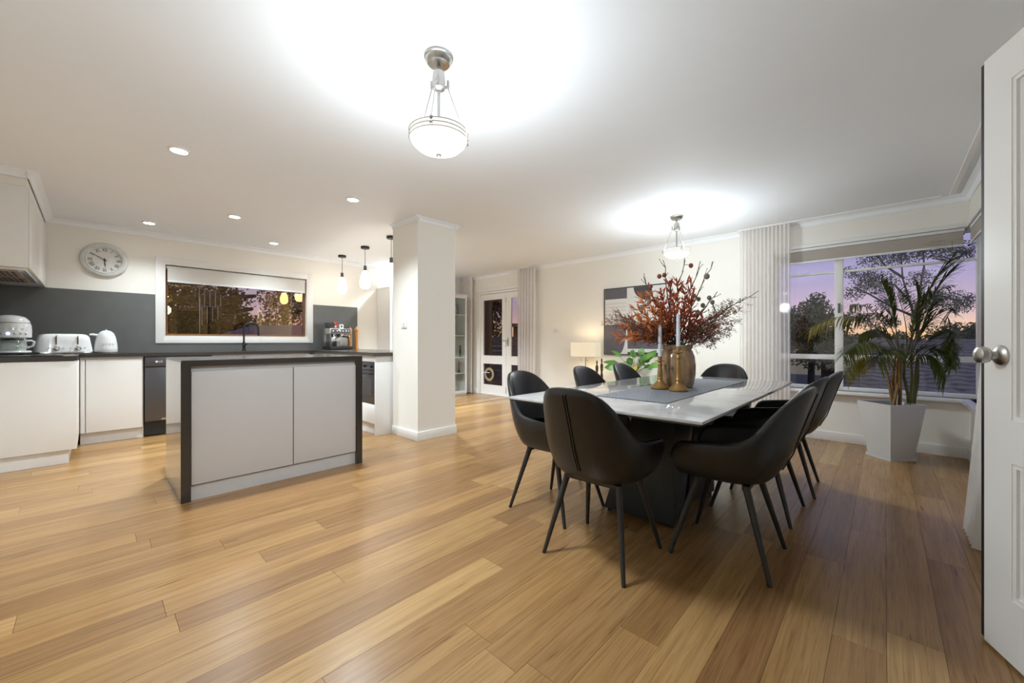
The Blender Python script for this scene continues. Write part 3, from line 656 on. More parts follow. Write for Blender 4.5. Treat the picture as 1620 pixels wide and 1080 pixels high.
for k in range(5):
    a_ = math.radians(-90+(-36+17*k)); c_ = (.1275*math.cos(a_),.1275*.95*math.sin(a_),.19)
    MB().ball(c_,.0085 if k!=1 else .011).build('button', 'steel' if k!=1 else emit_mat('lit_blue_button',(.5,.65,1),2), cm, True)
# espresso corner
es = thing('espresso_machine', 'chrome espresso machine on the peninsula corner', 'espresso machine', (2.62,6.22,BT))
MB().box(-.17,.17,-.16,.14,.004,.05).build('drip_tray','black',es,bevel=.004)
MB().box(-.165,.165,.0,.14,.052,.24).build('back_panel','steel',es,bevel=.006)
MB().box(-.175,-.145,-.14,.0,.052,.24).build('side_panel','graphite',es,bevel=.006)
hdp = MB().box(-.17,.17,-.13,.14,.242,.325).build('head','steel',es,bevel=.01)
MB().box(-.15,.15,-.132,-.1305,.255,.315).build('fascia','graphite',hdp)
for k,x_ in enumerate((-.12,-.06,-.02,.03,.08,.12)): MB().lathe([(.014 if k!=2 else .022,0),(.012 if k!=2 else .022,-.008),(.002,-.009)],(x_,-.132,.285),16,'y').build('button','chrome',hdp,True)
MB().lathe([(.034,.2),(.034,.24)],(.04,-.07,0),20).build('group_head','chrome',es,True)
MB().tube([(.04,-.09,.205),(.05,-.19,.198),(.055,-.235,.19)],[.012,.012,.015]).build('portafilter_handle','black',es,True)
MB().lathe([(.03,.195),(.034,.2)],(.04,-.07,0),20).build('portafilter','chrome',es,True)
MB().lathe([(.03,.195),(.034,.24)],(-.08,-.06,0),20).build('grinder_outlet','chrome',es,True)
MB().tube([(.13,-.10,.24),(.135,-.13,.2),(.14,-.135,.12)],.005).build('steam_wand','chrome',es,True)
MB().lathe([(.055,.326),(.07,.36),(.072,.41),(.07,.415)],(-.1,.03,0),24).build('bean_hopper',pm('smoked_plastic',(.05,.055,.055),.15),es,True)
MB().lathe([(.03,.05),(.04,.12),(.042,.13),(.036,.13)],(-.03,-.08,.0),20).build('milk_jug','steel',es,True)
o = tag(MB().box(-.035,.035,-.02,.02,0,.115).build('coffee_box','redbox',None,bevel=.001,loc=(2.60,6.27,BT+.326)),'red coffee box standing on the espresso machine','box')
MB().box(-.026,.0,-.0212,-.0202,.06,.095).build('white_print','white',o); MB().box(-.018,.02,-.0212,-.0202,.02,.045).build('white_print','white',o)
o = tag(MB().box(-.03,.03,-.02,.02,0,.07).build('tea_box','white',None,bevel=.001,loc=(2.70,6.27,BT+.326)),'small white box beside the red box on the espresso machine','box')
MB().box(-.012,.012,-.0212,-.0202,.02,.055).build('black_print','black',o)
def mill(name,label,x,y,h):
    t = thing(name,label,'pepper mill',(x,y,BT),0,'wooden mills by the espresso machine')
    MB().lathe([(.031,0),(.032,.01),(.026,.05),(.024,.12),(.027,h*.55),(.023,h*.66),(.026,h*.72),(.026,h*.76)],(0,0,0),24).build('body','pepper',t,True)
    MB().lathe([(.02,h*.765),(.03,h*.79),(.031,h*.85),(.024,h*.92),(.012,h*.945),(.002,h*.95)],(0,0,0),24).build('head','pepper',t,True)
    MB().ball((0,0,h*.965),.009).build('finial','steel',t,True)
mill('pepper_mill','tall orange wooden pepper mill at the benchtop corner',2.90,6.16,.37)
mill('pepper_mill','orange wooden pepper mill half behind the espresso machine',2.83,6.23,.36)
# light switches
t = thing('light_switch','white double light switch on the left face of the column','switch',(CX0,3.854,1.243))
MB().box(-.008,-.0005,-.05,.05,-.04,.04).build('plate','white',t,bevel=.002)
for z_ in (-.014,.014): MB().box(-.013,-.0085,-.018,.018,z_-.009,z_+.009).build('rocker','white',t,bevel=.001)
t = thing('light_switch','white light switch on the cream wall left of the table lamp','switch',(XR,4.056,1.238))
MB().box(-.008,-.0005,-.058,.058,-.037,.037).build('plate','white',t,bevel=.002)
for z_ in (-.03,.03): MB().box(-.012,-.0085,z_-.009,z_+.009,-.016,.016).build('rocker','white',t,bevel=.001)
# ================================================================== DISPLAY CABINETS
def display(x0,x1,label):
    y0,y1,h = 6.06,YF-.002,1.985; t = thing('display_cabinet',label,'cabinet',((x0+x1)/2,(y0+y1)/2,0))
    hw,hd_ = (x1-x0)/2,(y1-y0)/2; th = .018
    MB().box(-hw,-hw+th,-hd_+.02,hd_-.006,.0,h-.03).build('side_panel','cab',t)
    MB().box(hw-th,hw,-hd_+.02,hd_-.006,.0,h-.03).build('side_panel','cab',t)
    MB().box(-hw+th,hw-th,hd_-.012,hd_-.006,.0,h-.03).build('back_panel','cab',t)
    MB().box(-hw-.008,hw+.008,-hd_,hd_-.006,h-.029,h).build('top','cab',t,bevel=.003)
    MB().box(-hw+th,hw-th,-hd_+.02,hd_-.013,.0,.06).build('plinth','cab',t)
    zs = [.06,.42,.73,1.16,1.57]
    for z_ in zs: MB().box(-hw+th,hw-th,-hd_+.022,hd_-.013,z_,z_+.018).build('shelf','cab',t)
    dr = MB(); fw_=.045
    dr.box(-hw,-hw+fw_,-hd_,-hd_+.018,.035,h-.03).box(hw-fw_,hw,-hd_,-hd_+.018,.035,h-.03).box(-hw+fw_,hw-fw_,-hd_,-hd_+.018,.035,.085).box(-hw+fw_,hw-fw_,-hd_,-hd_+.018,h-.08,h-.03)
    d_ = dr.build('door','cab',t); MB().box(-hw+fw_,hw-fw_,-hd_+.007,-hd_+.011,.085,h-.08).build('pane','clear',d_)
    for z_ in (.3,1.0,1.7): MB().box(hw-fw_-.002,hw-fw_+.012,-hd_+.0185,-hd_+.03,z_-.02,z_+.02).build('hinge','nickel',d_)
    return t, [z+.018 for z in zs]
c1,zs = display(3.435,4.10,'tall white glass door display cabinet left of the column')
c2,zs = display(4.47,5.125,'tall white glass door display cabinet beside the garden doors')
def orn(name,label,cat,x,y,z,prof,mat,g=None,n=20):
    o = MB().lathe(prof,(0,0,0),n).build(name,mat,None,True,loc=(x,y,z)); return tag(o,label,cat,g)
silver='steel'
orn('vase','pale patterned vase on the top shelf of the far display cabinet','vase',4.93,6.26,zs[4],[(.05,0),(.075,.03),(.08,.09),(.055,.15),(.06,.18)],pm('blue_white_china',(.5,.52,.52),.2,var=.5,scale=30))
orn('ginger_jar','dark jar behind the patterned vase on the top shelf','jar',5.03,6.36,zs[4],[(.04,0),(.06,.04),(.06,.14),(.035,.18),(.03,.22),(.01,.23)],'graphite')
for k,x_ in enumerate((4.86,4.94,5.02)): orn('glass_goblet','clear glass goblet on the second shelf from the top','glass',x_,6.22+.05*k,zs[3],[(.032,0),(.03,.005),(.005,.012),(.005,.08),(.03,.1),(.038,.15),(.034,.2),(.032,.2)],'clear','goblets in the far display cabinet')
orn('glass_decanter','clear glass decanter on the middle shelf','decanter',4.93,6.25,zs[2],[(.06,0),(.07,.03),(.07,.16),(.03,.22),(.025,.29),(.03,.3)],'clear')
orn('figurine','slim black figurine on the middle shelf','figurine',5.05,6.19,zs[2],[(.025,0),(.022,.01),(.012,.04),(.018,.12),(.008,.18),(.014,.21),(.005,.235)],'black')
o = thing('candle_holder','red candle in dark holder on the second lowest shelf','candle',(5.03,6.2,zs[1]))
MB().lathe([(.035,0),(.03,.01),(.01,.02),(.012,.06),(.006,.062)],(0,0,0),16).build('holder','black',o,True); MB().cyl((0,0,.063),(0,0,.24),.011).build('candle',pm('red_wax',(.5,.1,.08),.5),o,True)
orn('teapot_jug','silver jug with tall handle on the lowest shelf','jug',4.92,6.22,zs[0],[(.05,0),(.07,.04),(.065,.1),(.035,.15),(.04,.18)],silver)
orn('serving_tray','round silver tray on the lowest shelf','tray',5.01,6.25,zs[0],[(.05,0),(.06,.005),(.07,.014),(.062,.012)],silver)
for k in range(3): orn('glass_bottle','amber bottle on the lower shelf of the near display cabinet','bottle',3.52+.09*k,6.2,zs[1],[(.03,0),(.032,.1),(.012,.15),(.012,.21)],'brass','bottles in the near display cabinet')
for k in range(2): orn('glass_vase','clear glass vase on an upper shelf of the near display cabinet','vase',3.55+.12*k,6.22,zs[3],[(.04,0),(.05,.05),(.03,.13),(.045,.2),(.04,.2)],'clear','vases in the near display cabinet')
# ================================================================== DINING TABLE
TZ = .752; tx0,tx1,ty0,ty1 = 1.572,3.615,.498,1.507
tb = thing('dining_table','white stone top dining table with faceted dark metal base','table',((tx0+tx1)/2,(ty0+ty1)/2,0))
tcx,tcy = (tx0+tx1)/2,(ty0+ty1)/2; a_,b_ = (tx1-tx0)/2,(ty1-ty0)/2
MB().box(-a_,a_,-b_,b_,TZ-.013,TZ).build('tabletop','marble',tb,bevel=.003)
MB().box(-a_+.012,a_-.012,-b_+.012,b_-.012,TZ-.022,TZ-.0135).build('underlay','black',tb)
def ped(sgn):
    # one folded pedestal half: broad foot, twisting to a narrower shifted head
    P = lambda x,y,z: (sgn*x,y*.94+.03,z)
    B = [P(-.395,.262,.02),P(-.36,-.185,.02),P(-.03,-.12,.02),P(-.03,.22,.02)]
    Tt = [P(-.40,.02,TZ-.023),P(-.36,-.19,TZ-.023),P(-.0,-.19,TZ-.023),P(-.0,.08,TZ-.023)]
    m_ = MB(); m_.add(B+Tt,[(3,2,1,0),(4,5,6,7),(0,1,4),(1,5,4),(1,2,6),(1,6,5),(2,3,7,6),(3,0,4),(3,4,7)])
    o = m_.build('pedestal','darkbase',tb)
    return o
ped(1); ped(-1)
for x_,y_ in ((-.37,.25),(-.34,-.12),(.37,.25),(.34,-.12)): MB().cyl((x_,y_,0),(x_,y_,.021),.014).build('foot','black',tb,True)
rn = thing('table_runner','grey woven table runner under the vase and candlesticks','runner',((1.92+3.36)/2,.965,TZ))
MB().box(-.72,.72,-.197,.197,.0004,.0035).build('cloth','weave',rn)
fr = MB()
for e in (-1,1):
    for k in range(58):
        y_ = -.195+k*.39/57; fr.tube([(e*.72,y_,.002),(e*.733,y_+RND.uniform(-.002,.002),.002)],.0016,5)
fr.build('fringe','weave',rn)
# ================================================================== CHAIRS
def make_chair():
    root = thing('dining_chair','','chair',(0,0,0),0,'black bucket dining chairs')
    # plan curve: s = arc length from the middle of the back, plan at unit scale (half width A, back depth B)
    A,B,Fr = .262,.235,.228
    pts = []
    nb = 9
    for i in range(nb+1):
        t_ = PI/2*i/nb; pts.append((A*math.sin(t_)**.82, -B*math.cos(t_)**.82 if i<nb else 0.0))
    for k in range(1,9):
        q = k/8; pts.append((A-.022*q**2.5, Fr*q))
    full = [(-x,y) for x,y in pts[::-1]]+pts[1:]
    n = len(full); mid = n//2
    ss = [0]*n
    for i in range(mid+1,n): ss[i] = ss[i-1]+math.dist(full[i],full[i-1])
    for i in range(mid-1,-1,-1): ss[i] = ss[i+1]+math.dist(full[i],full[i+1])
    smax = ss[0]
    def g(s_):                                   # rim height profile
        tab = [(0,1),(.06,.99),(.105,.96),(.145,.90),(.178,.81),(.205,.68),(.228,.52),(.25,.34),(.272,.18),(.297,.06),(.325,0),(9,0)]
        for (p,q),(u,v) in zip(tab,tab[1:]):
            if s_ <= u: return q+(v-q)*(s_-p)/(u-p)
    zb = .405; arm = .595; top = .845
    def rim(i):
        z = arm+(top-arm)*g(ss[i]); e = (ss[i]-(smax-.075))/.075
        z -= .035*max(0,min(1,(ss[i]-.325)/(smax-.325)))
        if e > 0: z -= .075*e**2
        return z
    def pos(i,z,off):
        x,y = full[i]; h_ = (z-zb)/(top-zb)
        sc = .80+.20*min(1,((z-zb)/.13))**.6 if z > zb else .80
        # inward normal offset
        j0,j1 = max(i-1,0),min(i+1,n-1); tx,ty = full[j1][0]-full[j0][0],full[j1][1]-full[j0][1]; l = math.hypot(tx,ty)
        nx,ny = -ty/l,tx/l
        back = max(0,-y/B)
        return (x*sc*(1-.10*back*max(0,h_-.4))+nx*off, y*sc+ny*off-.130*max(0,h_)**1.2*back-.0, z)
    rows = []
    lv = [0,.12,.3,.55,.8,.95]
    th = .034
    for k in lv: rows.append([pos(i,zb+(rim(i)-zb)*k,0) for i in range(n)])
    rows.append([tuple(Vector(pos(i,rim(i)-.002,th*.18))+Vector((0,0,.012))) for i in range(n)])
    rows.append([tuple(Vector(pos(i,rim(i)-.002,th*.82))+Vector((0,0,.012))) for i in range(n)])
    for k in (.93,.75,.5,.28): rows.append([pos(i,zb+(rim(i)-zb)*k,th) for i in range(n)])
    sh = MB(); R = len(rows)
    for r in rows: sh.v += r
    for r in range(R-1):
        for i in range(n-1): sh.f.append((r*n+i,r*n+i+1,(r+1)*n+i+1,(r+1)*n+i))
    # arm noses
    for i in (0,n-1):
        idx = [r*n+i for r in range(R)]
        for q in range(R//2-1):
            sh.f.append((idx[q],idx[q+1],idx[R-2-q],idx[R-1-q]))
        if R % 2 == 0: pass
    # under pan
    k0 = len(sh.v); sh.v += [(full[i][0]*.62,full[i][1]*.66,zb-.012) for i in range(n)]
    for i in range(n-1): sh.f.append((i,k0+i,k0+i+1,i+1))
    c0 = len(sh.v); sh.v.append((0,.0,zb-.014))
    for i in range(n-1): sh.f.append((k0+i,c0,k0+i+1))
    shell = sh.build('shell','leather',root,True,sub=1)
    # seat cushion
    cu = MB(); ns = 28
    ks = [(.86,.408),(.97,.418),(1.0,.44),(.97,.466),(.86,.478),(.5,.482)]
    for sc,z in ks:
        for j in range(ns):
            an = 2*PI*j/ns; x = .222*math.copysign(abs(math.cos(an))**.6,math.cos(an)); y = .205*math.copysign(abs(math.sin(an))**.6,math.sin(an))+.028
            cu.v.append((x*sc,y*sc,z))
    for r in range(len(ks)-1):
        for j in range(ns): cu.f.append((r*ns+j,r*ns+(j+1)%ns,(r+1)*ns+(j+1)%ns,(r+1)*ns+j))
    cu.f.append(tuple(range(ns))[::-1]); cu.f.append(tuple((len(ks)-1)*ns+j for j in range(ns)))
    cu.build('seat_cushion','leather',root,True)
    # back seam (double stitched welt)
    for dx in (-.006,.006):
        p = [Vector(pos(mid,zb+(rim(mid)-zb)*k,-.0015))+Vector((dx,0,0)) for k in (.12,.3,.55,.8,.95)]
        MB().tube(p,.0032,6).build('back_seam','leg',root,True)
    MB().box(-.15,.15,-.12,-.09,.372,.391).box(-.15,.15,.09,.12,.372,.391).box(-.02,.02,-.09,.09,.372,.391).build('under_frame','leg',root)
    for sx in (-1,1):
        for fy,ty in ((-.21,-.105),(.215,.105)):
            MB().cyl((sx*.212,fy,0),(sx*.14,ty,.385),.0095,.0165,12).build('leg','leg',root,True)
    return root
proto = make_chair()
cs = [((2.20,.572),0,'black bucket dining chair on the window side of the table nearest the camera'),
      ((2.92,.59),0,'black bucket dining chair in the middle of the window side of the table'),
      ((3.52,.56),0,'black bucket dining chair on the window side of the table nearest the palm'),
      ((2.035,1.525),PI,'black bucket dining chair on the kitchen side of the table nearest the column'),
      ((2.79,1.51),PI,'black bucket dining chair in the middle of the kitchen side, in front of the lamp'),
      ((3.43,1.51),PI,'black bucket dining chair on the kitchen side in front of the lily plant'),
      ((1.765,1.035),-PI/2,'black bucket dining chair at the near head of the table, seamed back to camera'),
      ((3.65,1.05),PI/2,'black bucket dining chair at the far head of the table behind the vase')]
for k,((x,y),r,lb) in enumerate(cs):
    o = proto if k == 0 else copy_tree(proto)
    o.location = (x,y,0); o.rotation_euler = (0,0,r+[.03,-.02,.05,.0,.03,-.02,.04,0][k]); o['label'] = lb
# ================================================================== VASE, CANDLES
zt = TZ+.0036
vp = at(1071,600,2.60); VX,VY = vp.x,vp.y
t = thing('stoneware_vase','large mottled brown glazed jar holding dried stems','vase',(VX,VY,zt))
MB().lathe([(.085,0),(.095,.004),(.104,.03),(.112,.09),(.113,.15),(.108,.20),(.094,.238),(.088,.248),(.094,.258),(.096,.272),(.092,.278),(.082,.276),(.08,.25),(.1,.2),(.1,.06),(.02,.02)],(0,0,0),40).build('body','vase',t,True)
def stick(label,u,v,h,ch):
    p = [0,0]
    d = (EYE-zt)*F_PX/(v-540); q = at(u,v,d)
    t = thing('candlestick',label,'candlestick',(q.x,q.y,zt),0,'brass candlesticks')
    s_ = h/.24
    MB().lathe([(.05,0),(.055,.005),(.055,.013),(.048,.018),(.043,.026),(.024,.042),(.016,.052),(.014,.062),(.018,.068),(.014,.075),(.016,.1*s_),(.013,.14*s_),(.011,.172*s_),(.016,.178*s_),(.011,.186*s_),(.01,.2*s_),(.03,.207*s_),(.03,.211*s_),(.012,.213*s_),(.013,.238*s_),(.011,.24*s_)],(0,0,0),28).build('stem','brass',t,True)
    c = thing('candle',label.replace('brass candlestick','pale grey taper candle').replace('standing','stuck'),'candle',(q.x,q.y,zt+h+.0003),0,'taper candles')
    MB().cyl((0,0,0),(0,0,ch*.93),.0118,.0108,16).build('wax_body','wax',c,True); MB().cyl((0,0,ch*.93),(0,0,ch),.0108,.003,16).build('wax_tip','wax',c,True)
    MB().cyl((0,0,ch),(0,0,ch+.008),.001,n=6).build('wick','black',c)
stick('shorter brass candlestick at left in front of the jar',1044,615,.205,.20)
stick('taller brass candlestick at right in front of the jar',1073,618.5,.27,.20)
# ================================================================== DRIED ARRANGEMENT
rb = random.Random(11); MZ = zt+.262; DB = 2.60
def mouth(k):
    a = rb.uniform(0,2*PI); r = rb.uniform(.01,.06); return Vector((VX+r*math.cos(a),VY+r*math.sin(a),MZ))
def foot(m_): return Vector((VX+(m_.x-VX)*.6,VY+(m_.y-VY)*.6,zt+.06))
def curve(p0,p1,sag=.0,n=10,jit=.0):
    out = []; mid_ = (p0+p1)/2+Vector((0,0,(p1-p0).length*sag))
    for i in range(n+1):
        t_ = i/n; out.append(p0*(1-t_)**2+mid_*2*t_*(1-t_)+p1*t_*t_+Vector((rb.gauss(0,jit),rb.gauss(0,jit),rb.gauss(0,jit)))*(1 if 0<i<n else 0))
    return out
def local(b,root): 
    l = root.location; b.v = [(x-l.x,y-l.y,z-l.z) for x,y,z in b.v]; return b
# bare twigs with pods
twigs = [(1049,411,.02,[(1043,437,1),(1051,435,1)]),(1018,437,-.05,[(1029,453,1)]),(1083,408,.0,[(1093,420,1)]),(1108,413,.04,[(1098,468,0),(1105,473,0)]),
         (1127,414,-.03,[(1118,437,0)]),(1200,460,.02,[(1122,471,0),(1127,478,0)]),(1135,461,-.06,[(1112,483,0),(1104,494,0)]),(1026,446,.05,[(1015,486,0),(1027,477,0),(1044,481,0)])]
tl = ['bare twig reaching straight up below the dining pendant','bare twig bending out to the upper left','twig with a single red pod near its top','bare forked twig right of the red pod','twig carrying one large grey pod','longest bare twig reaching right towards the curtain','short bare twig among the grey pods','twig with grey pods above the framed print']
for (u,v,dd_,pods),lb in zip(twigs,tl):
    m_ = mouth(0); tip = at(u,v,DB+dd_); root = thing('dried_twig',lb,'twig',tuple(foot(m_)),0,'bare twigs in the jar')
    c = [foot(m_)]+curve(m_,tip,.06,10,.006); b = MB(); b.tube(c,[.0045]*3+[.0042-.0025*i/9 for i in range(len(c)-3)],6)
    for k in range(4,len(c)-1):
        for q in range(rb.choice((1,1,2))):
            dirv = (c[k+1]-c[k]).normalized(); sd = Vector((rb.gauss(0,1),rb.gauss(0,1),rb.gauss(0,1))); e = (dirv+sd*.5).normalized()
            L = rb.uniform(.02,.07); p1 = c[k]+e*L*.5; p2 = p1+(e+dirv*.5).normalized()*L*.5
            b.tube([c[k],p1,p2],[.0022,.0018,.001],5); b.ball(p2,.0032,6,4)
    local(b,root).build('stem','twig',root,True)
    for (pu,pv,red) in pods:
        pc = at(pu,pv,DB+dd_+rb.uniform(-.03,.03)); pb = MB().ball((0,0,0),.0145 if pu!=1118 else .018,12,8,1.1)
        o = pb.build('seed_pod','podr' if red else 'podg',root,True); o.location = pc-root.location
        kn = min(c,key=lambda q:(q-pc).length); sb = MB().tube([kn,(kn+pc)/2+Vector((0,0,.004)),pc],[.002,.0018,.0015],5); local(sb,root).build('pod_stalk','twig',root,True)
# leafy sprays
sprays = [(978,532,.0,'orange'),(986,520,-.10,'orange'),(996,505,.08,'orange'),(1004,488,-.05,'orange'),(1016,474,.05,'orange'),(1030,468,-.10,'orange'),(1000,530,-.14,'orange'),(1012,505,-.16,'orange'),
          (1046,462,.02,'red'),(1058,448,-.05,'red'),(1072,446,.06,'red'),(1086,450,.0,'red'),(1095,470,-.12,'red'),(1068,470,-.15,'red'),(1050,485,-.09,'red'),(1082,490,-.08,'red'),(1104,500,.06,'red'),(1112,505,-.08,'red'),(1094,448,.1,'red'),(1128,520,-.05,'red'),(1036,492,-.12,'orange')]
for (u,v,dd_,mt) in sprays:
    m_ = mouth(0); tip = at(u,v,DB+dd_); root = thing('dried_leaf_spray','bright orange dried leaf spray on the left of the bouquet' if mt=='orange' else 'russet red dried leaf spray in the middle of the bouquet','dried leaves',tuple(foot(m_)),0,'orange leaf sprays' if mt=='orange' else 'russet leaf sprays')
    c = [foot(m_)]+curve(m_,tip,.10 if u<1040 else .03,12,.003); b = MB().tube(c,[.003]*2+[.003-.0018*i/12 for i in range(len(c)-2)],6)
    local(b,root).build('stem','twig',root,True); lv_ = MB()
    for k in range(4,len(c)):
        dirv = (c[k]-c[k-1]).normalized()
        for q in range(5):
            sd = Vector((rb.gauss(0,1),rb.gauss(0,1),rb.gauss(0,.8))).normalized(); e = (dirv*.75+sd*.75).normalized()
            lv_.leaf(c[k],e,Vector((rb.gauss(0,1),rb.gauss(0,1),1)),rb.uniform(.035,.075),rb.uniform(.009,.015),rb.uniform(-.2,.4))
    local(lv_,root).build('leaves',mt,root,True,recalc=False,kind='stuff')
fill = [(968,512,.0),(982,498,.05),(976,506,-.08),(992,512,-.12),(1030,515,-.10),(1052,512,-.06),(1068,515,-.06),(1166,478,.05),(1168,492,-.03),(1150,486,.0),(1156,508,-.08),(1142,528,-.1),(1130,538,-.1),(1148,520,.05),(1120,525,-.14),(1132,500,-.05),(1010,535,-.1),(1100,520,-.08)]
for (u,v,dd_) in fill:
    m_ = mouth(0); tip = at(u,v,DB+dd_); right_ = u>1090
    root = thing('dried_seed_spray','feathery dark brown seed spray on the right of the bouquet' if right_ else ('feathery brown seed spray at the far left of the bouquet' if u<1020 else 'feathery brown seed spray low above the candles'),'dried flowers',tuple(foot(m_)),0,'right seed sprays' if right_ else ('left seed sprays' if u<1020 else 'middle seed sprays'))
    c = [foot(m_)]+curve(m_,tip,.08,12,.003); b = MB().tube(c,[.003]*2+[.0028-.0018*i/12 for i in range(len(c)-2)],5); sd_ = MB()
    for k in range(5,len(c)):
        dirv = (c[k]-c[k-1]).normalized()
        for q in range(5):
            e = (dirv*.7+Vector((rb.gauss(0,1),rb.gauss(0,1),rb.gauss(0,.9))).normalized()*.8).normalized(); L = rb.uniform(.03,.085)
            p2 = c[k]+e*L; b.tube([c[k],c[k]+e*L*.5+Vector((0,0,.003)),p2],[.0011,.0009,.0006],4,False)
            for w_ in range(10):
                f_ = rb.uniform(.35,1.05); pp = c[k]+e*L*f_+Vector((rb.gauss(0,.006),rb.gauss(0,.006),rb.gauss(0,.006)))
                sd_.leaf(pp,Vector((rb.gauss(0,1),rb.gauss(0,1),rb.gauss(0,1))),Vector((rb.gauss(0,1),rb.gauss(0,1),rb.gauss(0,1))),rb.uniform(.006,.012),rb.uniform(.004,.006),.1,2)
    local(b,root).build('stem','twig',root,False); local(sd_,root).build('seeds','filler',root,False,recalc=False,kind='stuff')
t = MB()
for k in range(14):
    a = rb.uniform(0,2*PI); p = Vector((rb.uniform(-.06,.06),rb.uniform(-.02,.02),.003)); t.tube([p,p+Vector((.012*math.cos(a),.012*math.sin(a),.004)),p+Vector((.012*math.cos(a+1.5),.02*math.sin(a),.002))],.0014,5)
q = at(1020,613.5,2.65); q.z = zt
tag(t.build('fallen_seeds','twig',None,False,loc=q),'fallen brown seed bits on the runner left of the candlesticks','seeds',None,'stuff')
# ================================================================== BOWL PENDANTS
def bowl(x,y,label,pw_):
    t = thing('bowl_pendant',label,'pendant light',(x,y,H),0,'frosted bowl pendants')
    MB().lathe([(.02,-.042),(.05,-.036),(.058,-.026),(.062,-.012),(.066,-.010),(.066,-.001),(.02,0)],(0,0,0),32).build('ceiling_rose','nickel',t,True)
    MB().cyl((0,0,-.036),(0,0,-.075),.008).build('rod','nickel',t,True)
    MB().lathe([(.01,-.07),(.028,-.075),(.03,-.12),(.028,-.15),(.012,-.158)],(0,0,0),24).build('hub','nickel',t,True)
    zr = -.355; R_ = .132
    for k in range(3):
        a = math.radians(100+120*k); c_,s_ = math.cos(a),math.sin(a)
        MB().tube([(.025*c_,.025*s_,-.135),(.045*c_,.045*s_,-.132),(.045*c_,.045*s_,-.10)],.007).build('hook','nickel',t,True)
        MB().cyl((.045*c_,.045*s_,-.135),(R_*c_,R_*s_,zr+.01),.0022,n=6).build('suspension_wire','nickel',t,True)
        MB().ball(((R_+.006)*c_,(R_+.006)*s_,zr-.002),.009).build('stud','nickel',t,True)
        MB().ball(((R_+.006)*c_,(R_+.006)*s_,zr-.024),.008).build('stud','nickel',t,True)
    MB().cyl((0,0,-.155),(0,0,zr-.03),.007).build('stem','nickel',t,True)
    gl = [(R_-.001,zr),(R_,zr-.035),(R_-.008,zr-.05),(.10,zr-.072),(.06,zr-.09),(.02,zr-.098),(.002,zr-.099),(.002,zr-.094),(.05,zr-.086),(.095,zr-.068),(R_-.012,zr-.046),(R_-.004,zr-.03),(R_-.005,zr)]
    b = MB(); n = 40
    for (r,z) in gl:
        for j in range(n): b.v.append((r*math.cos(2*PI*j/n),r*math.sin(2*PI*j/n),z))
    for i in range(len(gl)-1):
        for j in range(n): b.f.append((i*n+j,i*n+(j+1)%n,(i+1)*n+(j+1)%n,(i+1)*n+j))
    b.build('glass_bowl','bowl',t,True)
    for z_ in (zr+.001,zr-.016,zr-.034):
        MB().tube([((R_+.002)*math.cos(2*PI*j/48),(R_+.002)*math.sin(2*PI*j/48),z_) for j in range(49)],.0022,6).build('metal_ring','nickel',t,True)
    MB().lathe([(.004,zr-.098),(.012,zr-.102),(.010,zr-.11),(.003,zr-.116)],(0,0,0),16).build('finial','nickel',t,True)
    point_light('bulb',(0,0,zr-.005),P_BOWL_UP*pw_,r=.06,parent=t)
    l = bpy.data.lights.new('bowl_glow','POINT'); l.energy = P_BOWL_OMNI*pw_; l.color = LAMP_COL; l.shadow_soft_size = .10
    o = bpy.data.objects.new('bowl_glow',l); COL.objects.link(o); o.parent = t; o.location = (0,0,zr-.27)
    l = bpy.data.lights.new('bowl_downlight','SPOT'); l.energy = P_BOWL_DOWN*pw_; l.color = LAMP_COL; l.spot_size = math.radians(170); l.spot_blend = 1.0; l.shadow_soft_size = .10
    o = bpy.data.objects.new('bowl_downlight',l); COL.objects.link(o); o.parent = t; o.location = (0,0,zr-.24)
bowl(1.105,1.51,'frosted bowl pendant with nickel rings hanging nearest the camera',1.15)
bowl(4.24,1.60,'frosted bowl pendant hanging beyond the dining table',1.1)
# ================================================================== CURTAINS
def curtain(name,label,p0,p1,z0,z1,waves,amp,mat,flare=0.0,nz=8,bulge=0.0):
    p0,p1 = Vector((*p0,0)),Vector((*p1,0)); d = (p1-p0); L = d.length; d.normalize(); nrm = Vector((-d.y,d.x,0)); n = waves*8
    root = thing(name,label,'curtain',tuple((p0+p1)/2+Vector((0,0,z0))))
    b = MB(); rr = random.Random(int(p0.x*100)); ph = [rr.uniform(-.5,.5) for _ in range(waves+2)]
    for k in range(nz+1):
        tz = k/nz; z = z0+(z1-z0)*tz
        for i in range(n+1):
            s_ = i/n; sp_ = 1+flare*(1-tz)
            w_ = math.sin(2*PI*waves*s_+ph[int(s_*waves)]*(1-tz)*1.2)*amp*(1.0-.35*tz)
            q = p0+d*(L*(.5+(s_-.5)*sp_))+nrm*(w_+bulge*(1-tz)**1.4); b.v.append((q.x-root.location.x,q.y-root.location.y,z-z0))
    for k in range(nz):
        for i in range(n): b.f.append((k*(n+1)+i,k*(n+1)+i+1,(k+1)*(n+1)+i+1,(k+1)*(n+1)+i))
    o = b.build('drape',mat,root,True,recalc=False)
    hd_ = MB(); zz = (z1-z0)
    k0 = nz*(n+1)
    top = [b.v[k0+i] for i in range(n+1)]
    hd_.v = [(x,y,zz-.075) for x,y,_ in top]+[(x,y,zz+.001) for x,y,_ in top]
    hd_.v = [(x+nrm.x*.0015,y+nrm.y*.0015,z) for x,y,z in hd_.v]
    for i in range(n): hd_.f.append((i,i+1,n+1+i+1,n+1+i))
    hd_.build('heading_tape',mat,root,True,recalc=False)
    return root
ctop = H-.018
curtain('sheer_curtain','sheer cream curtain gathered left of the dining window',(5.285,.755),(5.285,1.25),.012,ctop,13,.019,'sheer')
curtain('sheer_curtain','sheer cream curtain right of the garden doors, behind the nearest kitchen side chair',(5.29,4.42),(5.29,4.84),.012,ctop,6,.045,'sheer2')
